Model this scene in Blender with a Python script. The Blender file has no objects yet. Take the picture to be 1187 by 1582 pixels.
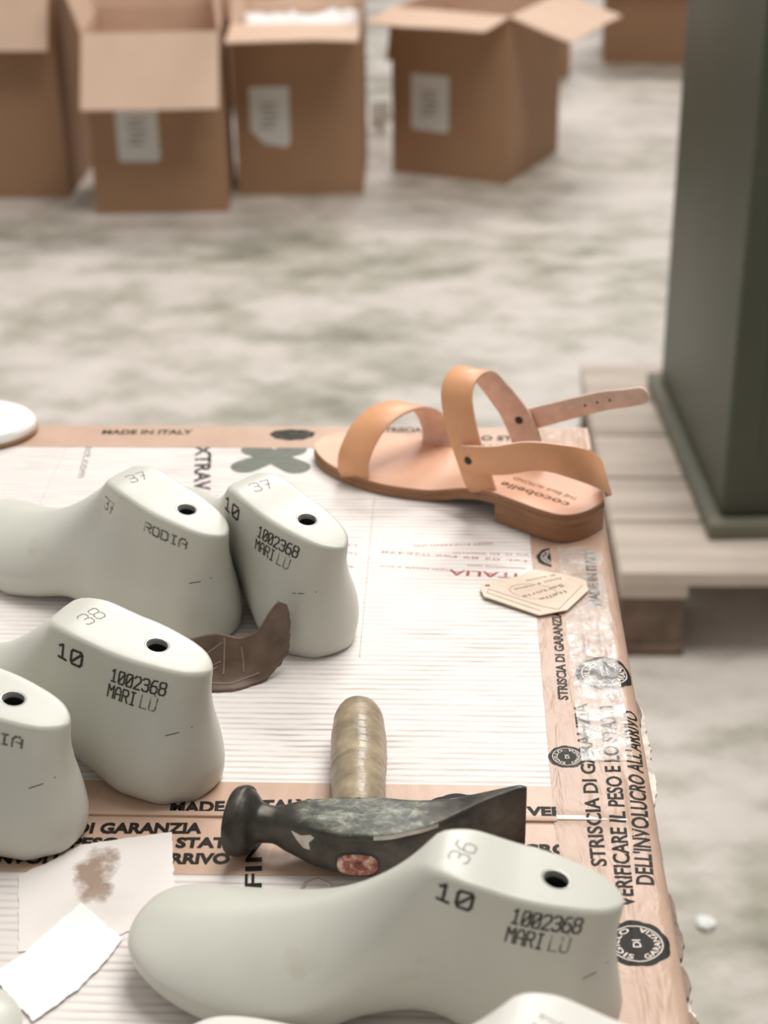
import bpy, bmesh, math, random
import numpy as np
from mathutils import Vector, Matrix, noise
from mathutils.bvhtree import BVHTree

random.seed(7)
SC = bpy.context.scene
COL = SC.collection
R = math.radians
MM = 0.001
TOP = 800.0            # height of the covered work table, mm above the floor

# ------------------------------------------------------------------ camera, world, lights, exposure
cam_d = bpy.data.cameras.new('camera')
cam = bpy.data.objects.new('camera', cam_d)
COL.objects.link(cam)
cam.matrix_world = Matrix.Translation((0, 0, 1.334)) @ Matrix.Rotation(R(2.506), 4, 'Z') @ Matrix.Rotation(R(90 - 27.24), 4, 'X') @ Matrix.Rotation(R(-0.73), 4, 'Z')
cam_d.sensor_fit = 'VERTICAL'
cam_d.sensor_height = 36.0
cam_d.sensor_width = 27.0
cam_d.lens = 36.0 * 2568.0 / 1582.0
cam_d.clip_start = 0.02
cam_d.dof.use_dof = True
cam_d.dof.focus_distance = 0.90
cam_d.dof.aperture_fstop = 8.4
SC.camera = cam

w = bpy.data.worlds.new('World')
SC.world = w
w.use_nodes = True
wn = w.node_tree
_tc = wn.nodes.new('ShaderNodeTexCoord'); _sp = wn.nodes.new('ShaderNodeSeparateXYZ'); wn.links.new(_tc.outputs['Generated'], _sp.inputs[0])
_a = wn.nodes.new('ShaderNodeMath'); _a.operation = 'MULTIPLY_ADD'; _a.inputs[1].default_value = 0.18; _a.inputs[2].default_value = 0.42; wn.links.new(_sp.outputs[1], _a.inputs[0])
_b = wn.nodes.new('ShaderNodeMath'); _b.operation = 'MULTIPLY_ADD'; _b.inputs[1].default_value = -0.17; wn.links.new(_sp.outputs[0], _b.inputs[0]); wn.links.new(_a.outputs[0], _b.inputs[2])
_bg = wn.nodes['Background']; _bg.inputs[0].default_value = (1.0, 0.965, 0.925, 1); wn.links.new(_b.outputs[0], _bg.inputs[1])

def area(name, loc, target, sx, sy, power, col):
    d = bpy.data.lights.new(name, 'AREA')
    d.shape = 'RECTANGLE'; d.size = sx; d.size_y = sy; d.energy = power; d.color = col
    o = bpy.data.objects.new(name, d); COL.objects.link(o)
    o.location = loc
    v = Vector(target) - Vector(loc)
    o.rotation_euler = v.to_track_quat('-Z', 'Y').to_euler()
    return o

area('ceiling_lamp_light', (0.9, 2.0, 4.6), (0.0, 1.4, 0.5), 2.2, 2.2, 162, (1, 0.965, 0.92))
area('window_light', (1.0, 8.2, 6.3), (0.0, 1.2, 0.6), 2.6, 1.8, 300, (1, 0.97, 0.94))

vs = SC.view_settings
vs.view_transform = 'Standard'
vs.look = 'None'
vs.gamma = 1.0
vs.use_curve_mapping = False
vs.exposure = -0.08

# ------------------------------------------------------------------ materials
def new_mat(name):
    m = bpy.data.materials.new(name)
    m.use_nodes = True
    nt = m.node_tree
    b = nt.nodes['Principled BSDF']
    return m, nt, b

def nd(nt, typ, **kw):
    n = nt.nodes.new(typ)
    for k, v in kw.items():
        setattr(n, k, v)
    return n

def ramp(nt, src, stops):
    r = nd(nt, 'ShaderNodeValToRGB')
    e = r.color_ramp.elements
    e[0].position, e[0].color = stops[0][0], (*stops[0][1], 1)
    e[1].position, e[1].color = stops[-1][0], (*stops[-1][1], 1)
    for p, c in stops[1:-1]:
        x = e.new(p); x.color = (*c, 1)
    nt.links.new(src, r.inputs[0])
    return r.outputs[0]

def tex_noise(nt, scale, detail=4, rough=0.55, stretch=(1, 1, 1), coord='Object', dist=0.0):
    tc = nd(nt, 'ShaderNodeTexCoord')
    mp = nd(nt, 'ShaderNodeMapping')
    mp.inputs['Scale'].default_value = stretch
    nt.links.new(tc.outputs[coord], mp.inputs[0])
    n = nd(nt, 'ShaderNodeTexNoise')
    n.inputs['Scale'].default_value = scale
    n.inputs['Detail'].default_value = detail
    n.inputs['Roughness'].default_value = rough
    n.inputs['Distortion'].default_value = dist
    nt.links.new(mp.outputs[0], n.inputs['Vector'])
    return n.outputs['Fac']

def bump(nt, b, height, strength, dist=0.001):
    n = nd(nt, 'ShaderNodeBump')
    n.inputs['Strength'].default_value = strength
    n.inputs['Distance'].default_value = dist
    nt.links.new(height, n.inputs['Height'])
    nt.links.new(n.outputs[0], b.inputs['Normal'])

def mixc(nt, fac, a, c, mode='MIX'):
    n = nd(nt, 'ShaderNodeMix', data_type='RGBA', blend_type=mode)
    if isinstance(fac, float): n.inputs[0].default_value = fac
    else: nt.links.new(fac, n.inputs[0])
    for i, s in ((6, a), (7, c)):
        if isinstance(s, tuple): n.inputs[i].default_value = (*s, 1)
        else: nt.links.new(s, n.inputs[i])
    return n.outputs[2]

def math_n(nt, op, a, c=0.5):
    n = nd(nt, 'ShaderNodeMath', operation=op)
    for i, s in ((0, a), (1, c)):
        if isinstance(s, (int, float)): n.inputs[i].default_value = s
        else: nt.links.new(s, n.inputs[i])
    return n.outputs[0]

def simple(name, col, rough=0.5, metal=0.0, var=0.0, scale=30, bump_s=0.0, bscale=200, spec=0.5, sss=0.0, coat=0.0, stretch=(1, 1, 1)):
    m, nt, b = new_mat(name)
    b.inputs['Base Color'].default_value = (*col, 1)
    b.inputs['Roughness'].default_value = rough
    b.inputs['Metallic'].default_value = metal
    b.inputs['Specular IOR Level'].default_value = spec
    if sss:
        b.inputs['Subsurface Weight'].default_value = sss
        b.inputs['Subsurface Radius'].default_value = (0.008, 0.008, 0.006)
        b.inputs['Subsurface Scale'].default_value = 0.6
    if coat:
        b.inputs['Coat Weight'].default_value = coat
        b.inputs['Coat Roughness'].default_value = 0.12
    if var:
        f = tex_noise(nt, scale, 5, 0.6, stretch)
        lo = tuple(c * (1 - var) for c in col); hi = tuple(min(1, c * (1 + var)) for c in col)
        nt.links.new(ramp(nt, f, [(0.3, lo), (0.7, hi)]), b.inputs['Base Color'])
    if bump_s:
        bump(nt, b, tex_noise(nt, bscale, 4, 0.6, stretch), bump_s)
    return m

def mat_white_board():
    m, nt, b = new_mat('white_corrugated_board')
    tc = nd(nt, 'ShaderNodeTexCoord')
    mp = nd(nt, 'ShaderNodeMapping')
    mp.inputs['Rotation'].default_value = (0, 0, 0.0)
    nt.links.new(tc.outputs['Object'], mp.inputs[0])
    wv = nd(nt, 'ShaderNodeTexWave', wave_type='BANDS', bands_direction='Y')
    wv.inputs['Scale'].default_value = 314.16 / 20 / 5.2 * 20   # about one flute every 5 mm
    wv.inputs['Distortion'].default_value = 1.6
    wv.inputs['Detail'].default_value = 2
    wv.inputs['Detail Scale'].default_value = 0.3
    nt.links.new(mp.outputs[0], wv.inputs['Vector'])
    streak = tex_noise(nt, 22, 5, 0.6, (1, 9, 1))
    big = tex_noise(nt, 9, 3, 0.5)
    fine = tex_noise(nt, 160, 3, 0.6, (0.5, 3, 1))
    s1 = ramp(nt, streak, [(0.42, (0, 0, 0)), (0.72, (1, 1, 1))])
    bg = ramp(nt, big, [(0.40, (0, 0, 0)), (0.66, (1, 1, 1))])
    dirt = math_n(nt, 'MULTIPLY', s1, bg)
    trough = ramp(nt, wv.outputs['Fac'], [(0.0, (1, 1, 1)), (0.55, (0, 0, 0))])
    d2 = math_n(nt, 'MULTIPLY', dirt, trough)
    base = mixc(nt, math_n(nt, 'MULTIPLY', math_n(nt, 'MULTIPLY', trough, ramp(nt, tex_noise(nt, 30, 4, 0.6, (1, 3, 1)), [(0.35, (0.15,) * 3), (0.65, (1, 1, 1))])), 0.75), (0.80, 0.755, 0.725), (0.58, 0.515, 0.475))
    c1 = mixc(nt, math_n(nt, 'MULTIPLY', dirt, 0.35), base, (0.52, 0.44, 0.38))
    c2 = mixc(nt, math_n(nt, 'MULTIPLY', d2, 0.9), c1, (0.30, 0.23, 0.19))
    sp = ramp(nt, fine, [(0.70, (0, 0, 0)), (0.78, (1, 1, 1))])
    c3 = mixc(nt, math_n(nt, 'MULTIPLY', sp, 0.35), c2, (0.42, 0.33, 0.27))
    nt.links.new(c3, b.inputs['Base Color'])
    b.inputs['Roughness'].default_value = 0.5
    h = math_n(nt, 'ADD', wv.outputs['Fac'], math_n(nt, 'MULTIPLY', streak, 0.8))
    bump(nt, b, h, 0.35, 0.0006)
    return m

def mat_tape(name, c0, c1, bs=0.5):
    m, nt, b = new_mat(name)
    f = tex_noise(nt, 26, 4, 0.55, (1, 1, 1))
    nt.links.new(ramp(nt, f, [(0.3, c0), (0.7, c1)]), b.inputs['Base Color'])
    b.inputs['Roughness'].default_value = 0.34
    b.inputs['Specular IOR Level'].default_value = 0.32
    b.inputs['Coat Weight'].default_value = 0.0
    b.inputs['Coat Roughness'].default_value = 0.1
    w1 = tex_noise(nt, 60, 3, 0.5, (1.6, 0.5, 1), dist=0.6)
    bump(nt, b, w1, bs, 0.002)
    return m

def mat_clear_tape():
    m, nt, b = new_mat('clear_tape')
    f = tex_noise(nt, 60, 5, 0.62, (1.0, 1.3, 1), dist=0.8)
    b.inputs['Base Color'].default_value = (0.66, 0.635, 0.60, 1)
    b.inputs['Roughness'].default_value = 0.16
    b.inputs['Specular IOR Level'].default_value = 0.8
    nt.links.new(ramp(nt, f, [(0.38, (0.12,) * 3), (0.66, (0.62,) * 3)]), b.inputs['Alpha'])
    bump(nt, b, f, 0.6, 0.0015)
    return m

def mat_ink(name, col, wear=0.0, scale=900, rough=0.5):
    m, nt, b = new_mat(name)
    b.inputs['Base Color'].default_value = (*col, 1)
    b.inputs['Roughness'].default_value = rough
    b.inputs['Specular IOR Level'].default_value = 0.12
    if wear:
        f = tex_noise(nt, scale, 3, 0.6)
        g = tex_noise(nt, scale * 0.18, 2, 0.5)
        s = math_n(nt, 'ADD', math_n(nt, 'MULTIPLY', f, 0.6), math_n(nt, 'MULTIPLY', g, 0.4))
        nt.links.new(ramp(nt, s, [(wear - 0.10, (0.06,) * 3), (wear + 0.10, (1, 1, 1))]), b.inputs['Alpha'])
    return m

def mat_hammer():
    m, nt, b = new_mat('dark_forged_steel')
    f = tex_noise(nt, 55, 6, 0.65)
    steel = ramp(nt, f, [(0.3, (0.035, 0.031, 0.026)), (0.7, (0.105, 0.095, 0.080))])
    g = tex_noise(nt, 95, 8, 0.75, (1, 1.6, 1), dist=0.5)
    paint = ramp(nt, g, [(0.40, (0.022, 0.022, 0.017)), (0.48, (0.060, 0.070, 0.048)), (0.54, (0.13, 0.135, 0.10)), (0.62, (0.29, 0.28, 0.23))])
    # old green paint is left on the flat cheeks between neck and blade
    tc = nd(nt, 'ShaderNodeTexCoord')
    sn = nd(nt, 'ShaderNodeSeparateXYZ'); nt.links.new(tc.outputs['Normal'], sn.inputs[0])
    sp = nd(nt, 'ShaderNodeSeparateXYZ'); nt.links.new(tc.outputs['Object'], sp.inputs[0])
    ab = math_n(nt, 'ABSOLUTE', math_n(nt, 'ADD', sp.outputs[0], 0.003), 0)
    e = math_n(nt, 'SUBTRACT', 0.036, ab)
    e = math_n(nt, 'ADD', math_n(nt, 'MULTIPLY', e, 110), math_n(nt, 'MULTIPLY', math_n(nt, 'SUBTRACT', f, 0.5), 4.0))
    ec = nd(nt, 'ShaderNodeClamp'); nt.links.new(e, ec.inputs[0])
    zc = math_n(nt, 'MULTIPLY', math_n(nt, 'SUBTRACT', math_n(nt, 'ABSOLUTE', sn.outputs[2], 0), 0.72), 8.0)
    zcl = nd(nt, 'ShaderNodeClamp'); nt.links.new(zc, zcl.inputs[0])
    mk = math_n(nt, 'MULTIPLY', ec.outputs[0], zcl.outputs[0])
    nt.links.new(mixc(nt, mk, steel, paint), b.inputs['Base Color'])
    nt.links.new(math_n(nt, 'SUBTRACT', 0.6, math_n(nt, 'MULTIPLY', mk, 0.5)), b.inputs['Metallic'])
    h = tex_noise(nt, 120, 4, 0.6)
    nt.links.new(ramp(nt, h, [(0.3, (0.25,) * 3), (0.7, (0.45,) * 3)]), b.inputs['Roughness'])
    bump(nt, b, g, 0.3, 0.001)
    return m

def mat_floor():
    m, nt, b = new_mat('worn_concrete')
    a = tex_noise(nt, 1.7, 6, 0.6, (1, 1.5, 1))
    c = tex_noise(nt, 7.0, 5, 0.6, (1, 1.6, 1))
    d = tex_noise(nt, 0.65, 3, 0.5, (1, 2.2, 1))
    s = math_n(nt, 'ADD', math_n(nt, 'MULTIPLY', a, 0.38), math_n(nt, 'ADD', math_n(nt, 'MULTIPLY', c, 0.36), math_n(nt, 'MULTIPLY', d, 0.26)))
    col = ramp(nt, s, [(0.37, (0.24, 0.228, 0.175)), (0.45, (0.44, 0.415, 0.345)), (0.52, (0.65, 0.60, 0.545)), (0.62, (0.78, 0.72, 0.67))])
    nt.links.new(col, b.inputs['Base Color'])
    b.inputs['Roughness'].default_value = 0.42
    bump(nt, b, c, 0.1, 0.003)
    return m

def mat_stain():
    m, nt, b = new_mat('torn_white_card')
    f = tex_noise(nt, 38, 6, 0.65)
    tc = nd(nt, 'ShaderNodeTexCoord')
    sep = nd(nt, 'ShaderNodeSeparateXYZ'); nt.links.new(tc.outputs['Object'], sep.inputs[0])
    # a brown scuffed patch with its own place on the card
    dx = math_n(nt, 'MULTIPLY', math_n(nt, 'SUBTRACT', sep.outputs[0], STAIN[0] * MM), 1 / 0.011)
    dy = math_n(nt, 'MULTIPLY', math_n(nt, 'SUBTRACT', sep.outputs[1], STAIN[1] * MM), 1 / 0.024)
    r2 = math_n(nt, 'ADD', math_n(nt, 'MULTIPLY', dx, dx), math_n(nt, 'MULTIPLY', dy, dy))
    k = math_n(nt, 'SUBTRACT', math_n(nt, 'MULTIPLY', f, 2.6), math_n(nt, 'ADD', math_n(nt, 'MULTIPLY', r2, 0.55), 0.72))
    c = mixc(nt, ramp(nt, k, [(0.0, (0, 0, 0)), (0.42, (1, 1, 1))]), (0.85, 0.80, 0.765), (0.36, 0.26, 0.20))
    g = tex_noise(nt, 14, 4, 0.6)
    c2 = mixc(nt, ramp(nt, g, [(0.52, (0, 0, 0)), (0.75, (0.5, 0.5, 0.5))]), c, (0.66, 0.57, 0.51))
    nt.links.new(c2, b.inputs['Base Color'])
    b.inputs['Roughness'].default_value = 0.55
    bump(nt, b, f, 0.2, 0.001)
    return m

def mat_endgrain():
    m, nt, b = new_mat('red_wood_end')
    f = tex_noise(nt, 170, 5, 0.65, dist=1.0)
    nt.links.new(ramp(nt, f, [(0.34, (0.10, 0.035, 0.028)), (0.46, (0.34, 0.10, 0.075)), (0.56, (0.50, 0.27, 0.20)), (0.66, (0.72, 0.58, 0.48))]), b.inputs['Base Color'])
    b.inputs['Roughness'].default_value = 0.65
    bump(nt, b, f, 0.8, 0.002)
    return m

STAIN = (-173.1, 645.6)
M = {}
M['board'] = mat_white_board()
M['board_edge'] = simple('board_edge', (0.62, 0.50, 0.42), 0.8, var=0.35, scale=120)
M['torn'] = simple('torn_board_edge', (0.66, 0.58, 0.51), 0.75, var=0.55, scale=60, bump_s=0.5, bscale=300)
M['torn_dark'] = simple('torn_brown_paper', (0.20, 0.14, 0.10), 0.55, var=0.5, scale=90, bump_s=0.5, bscale=300)
M['tape'] = mat_tape('brown_packing_tape', (0.53, 0.355, 0.26), (0.61, 0.425, 0.32), 0.14)
M['tape_wrinkled'] = mat_tape('wrinkled_packing_tape', (0.45, 0.30, 0.22), (0.54, 0.375, 0.285), 0.75)
M['clear_tape'] = mat_clear_tape()
M['ink'] = mat_ink('black_print', (0.022, 0.020, 0.017), 0.0)
M['ink_worn'] = mat_ink('worn_black_print', (0.035, 0.032, 0.026), 0.40, 420)
M['ink_grey'] = mat_ink('grey_print', (0.13, 0.12, 0.11), 0.34, 500)
M['ink_white'] = mat_ink('white_print', (0.74, 0.66, 0.60), 0.0)
M['ink_red'] = mat_ink('red_print', (0.42, 0.085, 0.07), 0.43, 500)
M['ink_green'] = simple('dark_green_print', (0.135, 0.145, 0.115), 0.55, var=0.25, scale=60, stretch=(1, 6, 1))
M['stamp'] = mat_ink('stamp_ink', (0.055, 0.052, 0.042), 0.36, 1100)
M['stamp_faint'] = mat_ink('faint_stamp_ink', (0.17, 0.16, 0.135), 0.49, 1100)
M['stamp_pale'] = mat_ink('pale_stamp_ink', (0.27, 0.25, 0.22), 0.50, 1300)
M['engraved'] = mat_ink('scratched_number', (0.26, 0.245, 0.21), 0.40, 900)
M['plastic'] = simple('pale_last_plastic', (0.605, 0.60, 0.535), 0.33, var=0.035, scale=18, bump_s=0.03, bscale=500, spec=0.45, sss=0.35)
def add_stain(m):
    nt = m.node_tree; b = nt.nodes['Principled BSDF']; src = b.inputs['Base Color'].links[0].from_socket
    f = tex_noise(nt, 24, 4, 0.6)
    k = ramp(nt, f, [(0.66, (0, 0, 0)), (0.80, (0.55, 0.55, 0.55))])
    nt.links.new(mixc(nt, k, src, (0.46, 0.41, 0.28)), b.inputs['Base Color'])
add_stain(M['plastic'])
M['plastic_white'] = simple('white_last_plastic', (0.74, 0.72, 0.67), 0.33, var=0.03, scale=18, bump_s=0.03, bscale=500, spec=0.45, sss=0.35)
M['bushing'] = simple('bushing_metal', (0.55, 0.54, 0.51), 0.4, metal=0.45)
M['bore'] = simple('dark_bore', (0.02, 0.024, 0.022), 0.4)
M['leather'] = simple('tan_leather', (0.76, 0.375, 0.19), 0.42, var=0.08, scale=35, bump_s=0.06, bscale=700)
M['insole'] = simple('insole_leather', (0.74, 0.43, 0.29), 0.48, var=0.06, scale=25, bump_s=0.06, bscale=700)
M['suede'] = simple('raw_leather_back', (0.74, 0.53, 0.43), 0.85, var=0.12, scale=120, bump_s=0.3, bscale=900)
M['sole_edge'] = simple('sole_edge', (0.32, 0.15, 0.068), 0.5, var=0.18, scale=80, bump_s=0.15, bscale=600, stretch=(0.4, 0.4, 4))
M['rivet'] = simple('dark_rivet', (0.055, 0.04, 0.03), 0.35, metal=0.6)
M['brand'] = mat_ink('burnt_brand', (0.13, 0.055, 0.025), 0.30, 700)
M['hammer'] = mat_hammer()
M['bare_steel'] = simple('bare_steel', (0.55, 0.52, 0.48), 0.3, metal=0.7, var=0.2, scale=100)
M['handle_tape'] = simple('yellowed_handle_tape', (0.33, 0.26, 0.17), 0.38, var=0.4, scale=60, bump_s=0.7, bscale=110, coat=0.15)
M['wood_end'] = mat_endgrain()
M['wood'] = simple('hammer_wood', (0.42, 0.30, 0.19), 0.6, var=0.2, scale=60)
M['scrap'] = simple('brown_leather_scrap', (0.155, 0.10, 0.068), 0.55, var=0.4, scale=45, bump_s=0.5, bscale=130)
M['scrap_vein'] = simple('pale_crease', (0.34, 0.25, 0.19), 0.6)
M['card_tag'] = simple('cream_card', (0.76, 0.615, 0.49), 0.5, var=0.06, scale=60)
M['tag_line'] = mat_ink('brown_line', (0.26, 0.17, 0.11), 0.36, 900)
M['white_paper'] = simple('white_paper', (0.93, 0.925, 0.915), 0.6, bump_s=0.1, bscale=60)
M['torn_card'] = mat_stain()
M['pad_white'] = simple('white_pad', (0.93, 0.92, 0.90), 0.5)
M['floor'] = mat_floor()
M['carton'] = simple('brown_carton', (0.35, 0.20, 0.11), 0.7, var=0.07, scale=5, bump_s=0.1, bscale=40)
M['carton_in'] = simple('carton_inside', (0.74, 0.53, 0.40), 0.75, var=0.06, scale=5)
M['sticker'] = simple('white_sticker', (0.66, 0.645, 0.60), 0.5)
M['sticker_ink'] = mat_ink('sticker_print', (0.30, 0.29, 0.27), 0.42, 60)
M['green_metal'] = simple('olive_green_metal', (0.072, 0.078, 0.052), 0.45, var=0.12, scale=4)
M['green_base'] = simple('olive_base', (0.17, 0.165, 0.115), 0.5, var=0.15, scale=10)
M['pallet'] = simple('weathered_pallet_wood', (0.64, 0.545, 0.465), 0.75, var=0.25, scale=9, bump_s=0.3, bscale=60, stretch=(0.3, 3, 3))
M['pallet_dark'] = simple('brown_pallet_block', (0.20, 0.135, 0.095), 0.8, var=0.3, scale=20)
M['table_wood'] = simple('table_wood', (0.36, 0.25, 0.16), 0.6, var=0.2, scale=12, stretch=(0.3, 4, 4))
M['table_steel'] = simple('table_steel', (0.16, 0.17, 0.16), 0.45, metal=0.6)

# ------------------------------------------------------------------ object helpers
def tag(o, label=None, cat=None, group=None, kind=None):
    if label: o['label'] = label
    if cat: o['category'] = cat
    if group: o['group'] = group
    if kind: o['kind'] = kind
    return o

def thing(name, label, cat, loc=(0, 0, 0), rz=0.0, group=None):
    o = bpy.data.objects.new(name, None)
    COL.objects.link(o)
    o.empty_display_size = 0.02
    o.location = [c * MM for c in loc]
    o.rotation_euler = (0, 0, rz)
    return tag(o, label, cat, group)

def mesh(name, verts, faces, mats, parent=None, smooth=True, sharp=35, midx=None, loc=None):
    """verts in mm, in the parent's frame"""
    me = bpy.data.meshes.new(name)
    me.from_pydata([(v[0] * MM, v[1] * MM, v[2] * MM) for v in verts], [], [tuple(f) for f in faces])
    if not isinstance(mats, (list, tuple)): mats = [mats]
    for m in mats: me.materials.append(m)
    if midx: me.polygons.foreach_set('material_index', midx)
    bm = bmesh.new(); bm.from_mesh(me)
    bmesh.ops.remove_doubles(bm, verts=bm.verts, dist=1e-6)
    bm.to_mesh(me); bm.free()
    if smooth:
        me.polygons.foreach_set('use_smooth', [True] * len(me.polygons))
        me.set_sharp_from_angle(angle=R(sharp))
    me.validate(); me.update()
    o = bpy.data.objects.new(name, me)
    COL.objects.link(o)
    if loc: o.location = [c * MM for c in loc]
    if parent: o.parent = parent
    return o

def fix_normals(o):
    bm = bmesh.new(); bm.from_mesh(o.data)
    bmesh.ops.recalc_face_normals(bm, faces=bm.faces)
    bm.to_mesh(o.data); bm.free()
    return o

class MB:
    def __init__(s): s.v = []; s.f = []; s.m = []
    def add(s, v, f, mi=0):
        k = len(s.v); s.v += [tuple(p) for p in v]
        s.f += [tuple(i + k for i in q) for q in f]; s.m += [mi] * len(f)
    def box(s, lo, hi, mi=0, M4=None):
        x0, y0, z0 = lo; x1, y1, z1 = hi
        v = [(x0, y0, z0), (x1, y0, z0), (x1, y1, z0), (x0, y1, z0), (x0, y0, z1), (x1, y0, z1), (x1, y1, z1), (x0, y1, z1)]
        if M4: v = [tuple(M4 @ Vector(p)) for p in v]
        s.add(v, [(3, 2, 1, 0), (4, 5, 6, 7), (0, 1, 5, 4), (1, 2, 6, 5), (2, 3, 7, 6), (3, 0, 4, 7)], mi)
    def loft(s, rings, closed=True, cap=True, mi=0):
        n = len(rings[0]); k = len(s.v)
        for r in rings: s.v += [tuple(p) for p in r]
        for i in range(len(rings) - 1):
            for j in range(n if closed else n - 1):
                a = k + i * n + j; b = k + i * n + (j + 1) % n
                s.f.append((a, b, b + n, a + n)); s.m.append(mi)
        if cap:
            s.f.append(tuple(k + j for j in range(n))[::-1]); s.m.append(mi)
            s.f.append(tuple(k + (len(rings) - 1) * n + j for j in range(n))); s.m.append(mi)
    def build(s, name, mats, parent=None, bev=0.0, seg=2, **kw):
        o = mesh(name, s.v, s.f, mats, parent, midx=s.m, **kw)
        fix_normals(o)
        if bev: bevel(o, bev, seg)
        return o

def bevel(o, wd, seg=2, ang=40):
    bm = bmesh.new(); bm.from_mesh(o.data)
    es = [e for e in bm.edges if len(e.link_faces) == 2 and e.calc_face_angle(0) > R(ang)]
    bmesh.ops.bevel(bm, geom=es, offset=wd * MM, segments=seg, affect='EDGES', profile=0.5)
    bm.to_mesh(o.data); bm.free()
    o.data.polygons.foreach_set('use_smooth', [True] * len(o.data.polygons))
    o.data.set_sharp_from_angle(angle=R(50))
    return o

def catmull(P, n=8):
    P = [Vector(p) for p in P]; out = []
    for i in range(len(P) - 1):
        p0 = P[i - 1] if i else 2 * P[0] - P[1]
        p1, p2 = P[i], P[i + 1]
        p3 = P[i + 2] if i + 2 < len(P) else 2 * P[-1] - P[-2]
        for k in range(n):
            t = k / n
            out.append(0.5 * ((2 * p1) + (p2 - p0) * t + (2 * p0 - 5 * p1 + 4 * p2 - p3) * t * t + (3 * p1 - p0 - 3 * p2 + p3) * t ** 3))
    out.append(P[-1]); return out

def pchip(xs, ys, x):
    xs = np.asarray(xs, float); ys = np.asarray(ys, float); x = np.asarray(x, float)
    h = np.diff(xs); d = np.diff(ys) / h; m = np.zeros(len(xs))
    m[0], m[-1] = d[0], d[-1]
    for i in range(1, len(xs) - 1):
        if d[i - 1] * d[i] > 0:
            w1 = 2 * h[i] + h[i - 1]; w2 = h[i] + 2 * h[i - 1]
            m[i] = (w1 + w2) / (w1 / d[i - 1] + w2 / d[i])
    k = np.clip(np.searchsorted(xs, x) - 1, 0, len(xs) - 2)
    t = (x - xs[k]) / h[k]
    return ((2 * t**3 - 3 * t**2 + 1) * ys[k] + (t**3 - 2 * t**2 + t) * h[k] * m[k] + (-2 * t**3 + 3 * t**2) * ys[k + 1] + (t**3 - t**2) * h[k] * m[k + 1])

# ---- lettering: flat 2-D triangles (mm), baseline from p0 to p1, cap height h
_glyph = {}
def glyphs(body, bold=0.0, space=1.0):
    key = (body, bold, space)
    if key in _glyph: return _glyph[key]
    c = bpy.data.curves.new('t', 'FONT')
    c.body = body; c.size = 1.0; c.offset = bold; c.space_character = space
    c.resolution_u = 3
    o = bpy.data.objects.new('t', c)
    COL.objects.link(o)
    dg = bpy.context.evaluated_depsgraph_get()
    me = bpy.data.meshes.new_from_object(o.evaluated_get(dg))
    bm = bmesh.new(); bm.from_mesh(me)
    bmesh.ops.triangulate(bm, faces=bm.faces)
    bm.verts.ensure_lookup_table()
    V = [(v.co.x, v.co.y) for v in bm.verts]; F = [tuple(v.index for v in f.verts) for f in bm.faces]
    bm.free()
    bpy.data.objects.remove(o); bpy.data.curves.remove(c); bpy.data.meshes.remove(me)
    if not V: V = [(0, 0)]
    x0 = min(v[0] for v in V); x1 = max(v[0] for v in V)
    _glyph[key] = ([((v[0] - x0) / max(1e-6, x1 - x0), v[1] / 0.70) for v in V], F)
    return _glyph[key]

def text2d(body, p0, p1, h, bold=0.0, space=1.0, slant=0.0):
    V, F = glyphs(body, bold, space)
    p0 = Vector((p0[0], p0[1])); p1 = Vector((p1[0], p1[1]))
    ux = p1 - p0; L = ux.length; un = ux / L; uy = Vector((-un.y, un.x))
    return [tuple(p0 + un * (x * L + slant * y * h) + uy * (y * h)) for x, y in V], F

def arc_text(body, c, r, a0, a1, h, bold=0.0, sx=1.0, sy=1.0, rot=0.0):
    """reads clockwise from angle a0 down to a1 around the centre"""
    V, F = glyphs(body, bold, 1.1); out = []
    for x, y in V:
        a = a0 + (a1 - a0) * x; rr = r + y * h
        px, py = rr * math.cos(a) * sx, rr * math.sin(a) * sy
        out.append((c[0] + px * math.cos(rot) - py * math.sin(rot), c[1] + px * math.sin(rot) + py * math.cos(rot)))
    return out, F

def ring2d(c, r0, r1, n=64, sx=1.0, sy=1.0, rot=0.0, wob=0.0, seed=0):
    V = []; F = []
    for i in range(n):
        a = 2 * math.pi * i / n
        k = 1 + (wob * (abs(math.sin(a * 4.5 + seed)) - 0.5) + wob * 0.5 * math.sin(a * 3 + seed) if wob else 0)
        for r in (r0, r1 * k):
            px, py = r * math.cos(a) * sx, r * math.sin(a) * sy
            V.append((c[0] + px * math.cos(rot) - py * math.sin(rot), c[1] + px * math.sin(rot) + py * math.cos(rot)))
    for i in range(n):
        j = (i + 1) % n
        F.append((2 * i, 2 * i + 1, 2 * j + 1, 2 * j))
    return V, F

def subdivide2d(V, F, maxlen):
    bm = bmesh.new()
    vs_ = [bm.verts.new((v[0], v[1], 0)) for v in V]
    for f in F:
        try: bm.faces.new([vs_[i] for i in f])
        except ValueError: pass
    for _ in range(4):
        es = [e for e in bm.edges if e.calc_length() > maxlen]
        if not es: break
        bmesh.ops.subdivide_edges(bm, edges=es, cuts=1)
        bmesh.ops.triangulate(bm, faces=bm.faces)
    bm.verts.ensure_lookup_table(); bm.verts.index_update()
    out = [(v.co.x, v.co.y) for v in bm.verts], [tuple(v.index for v in f.verts) for f in bm.faces]
    bm.free(); return out

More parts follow.
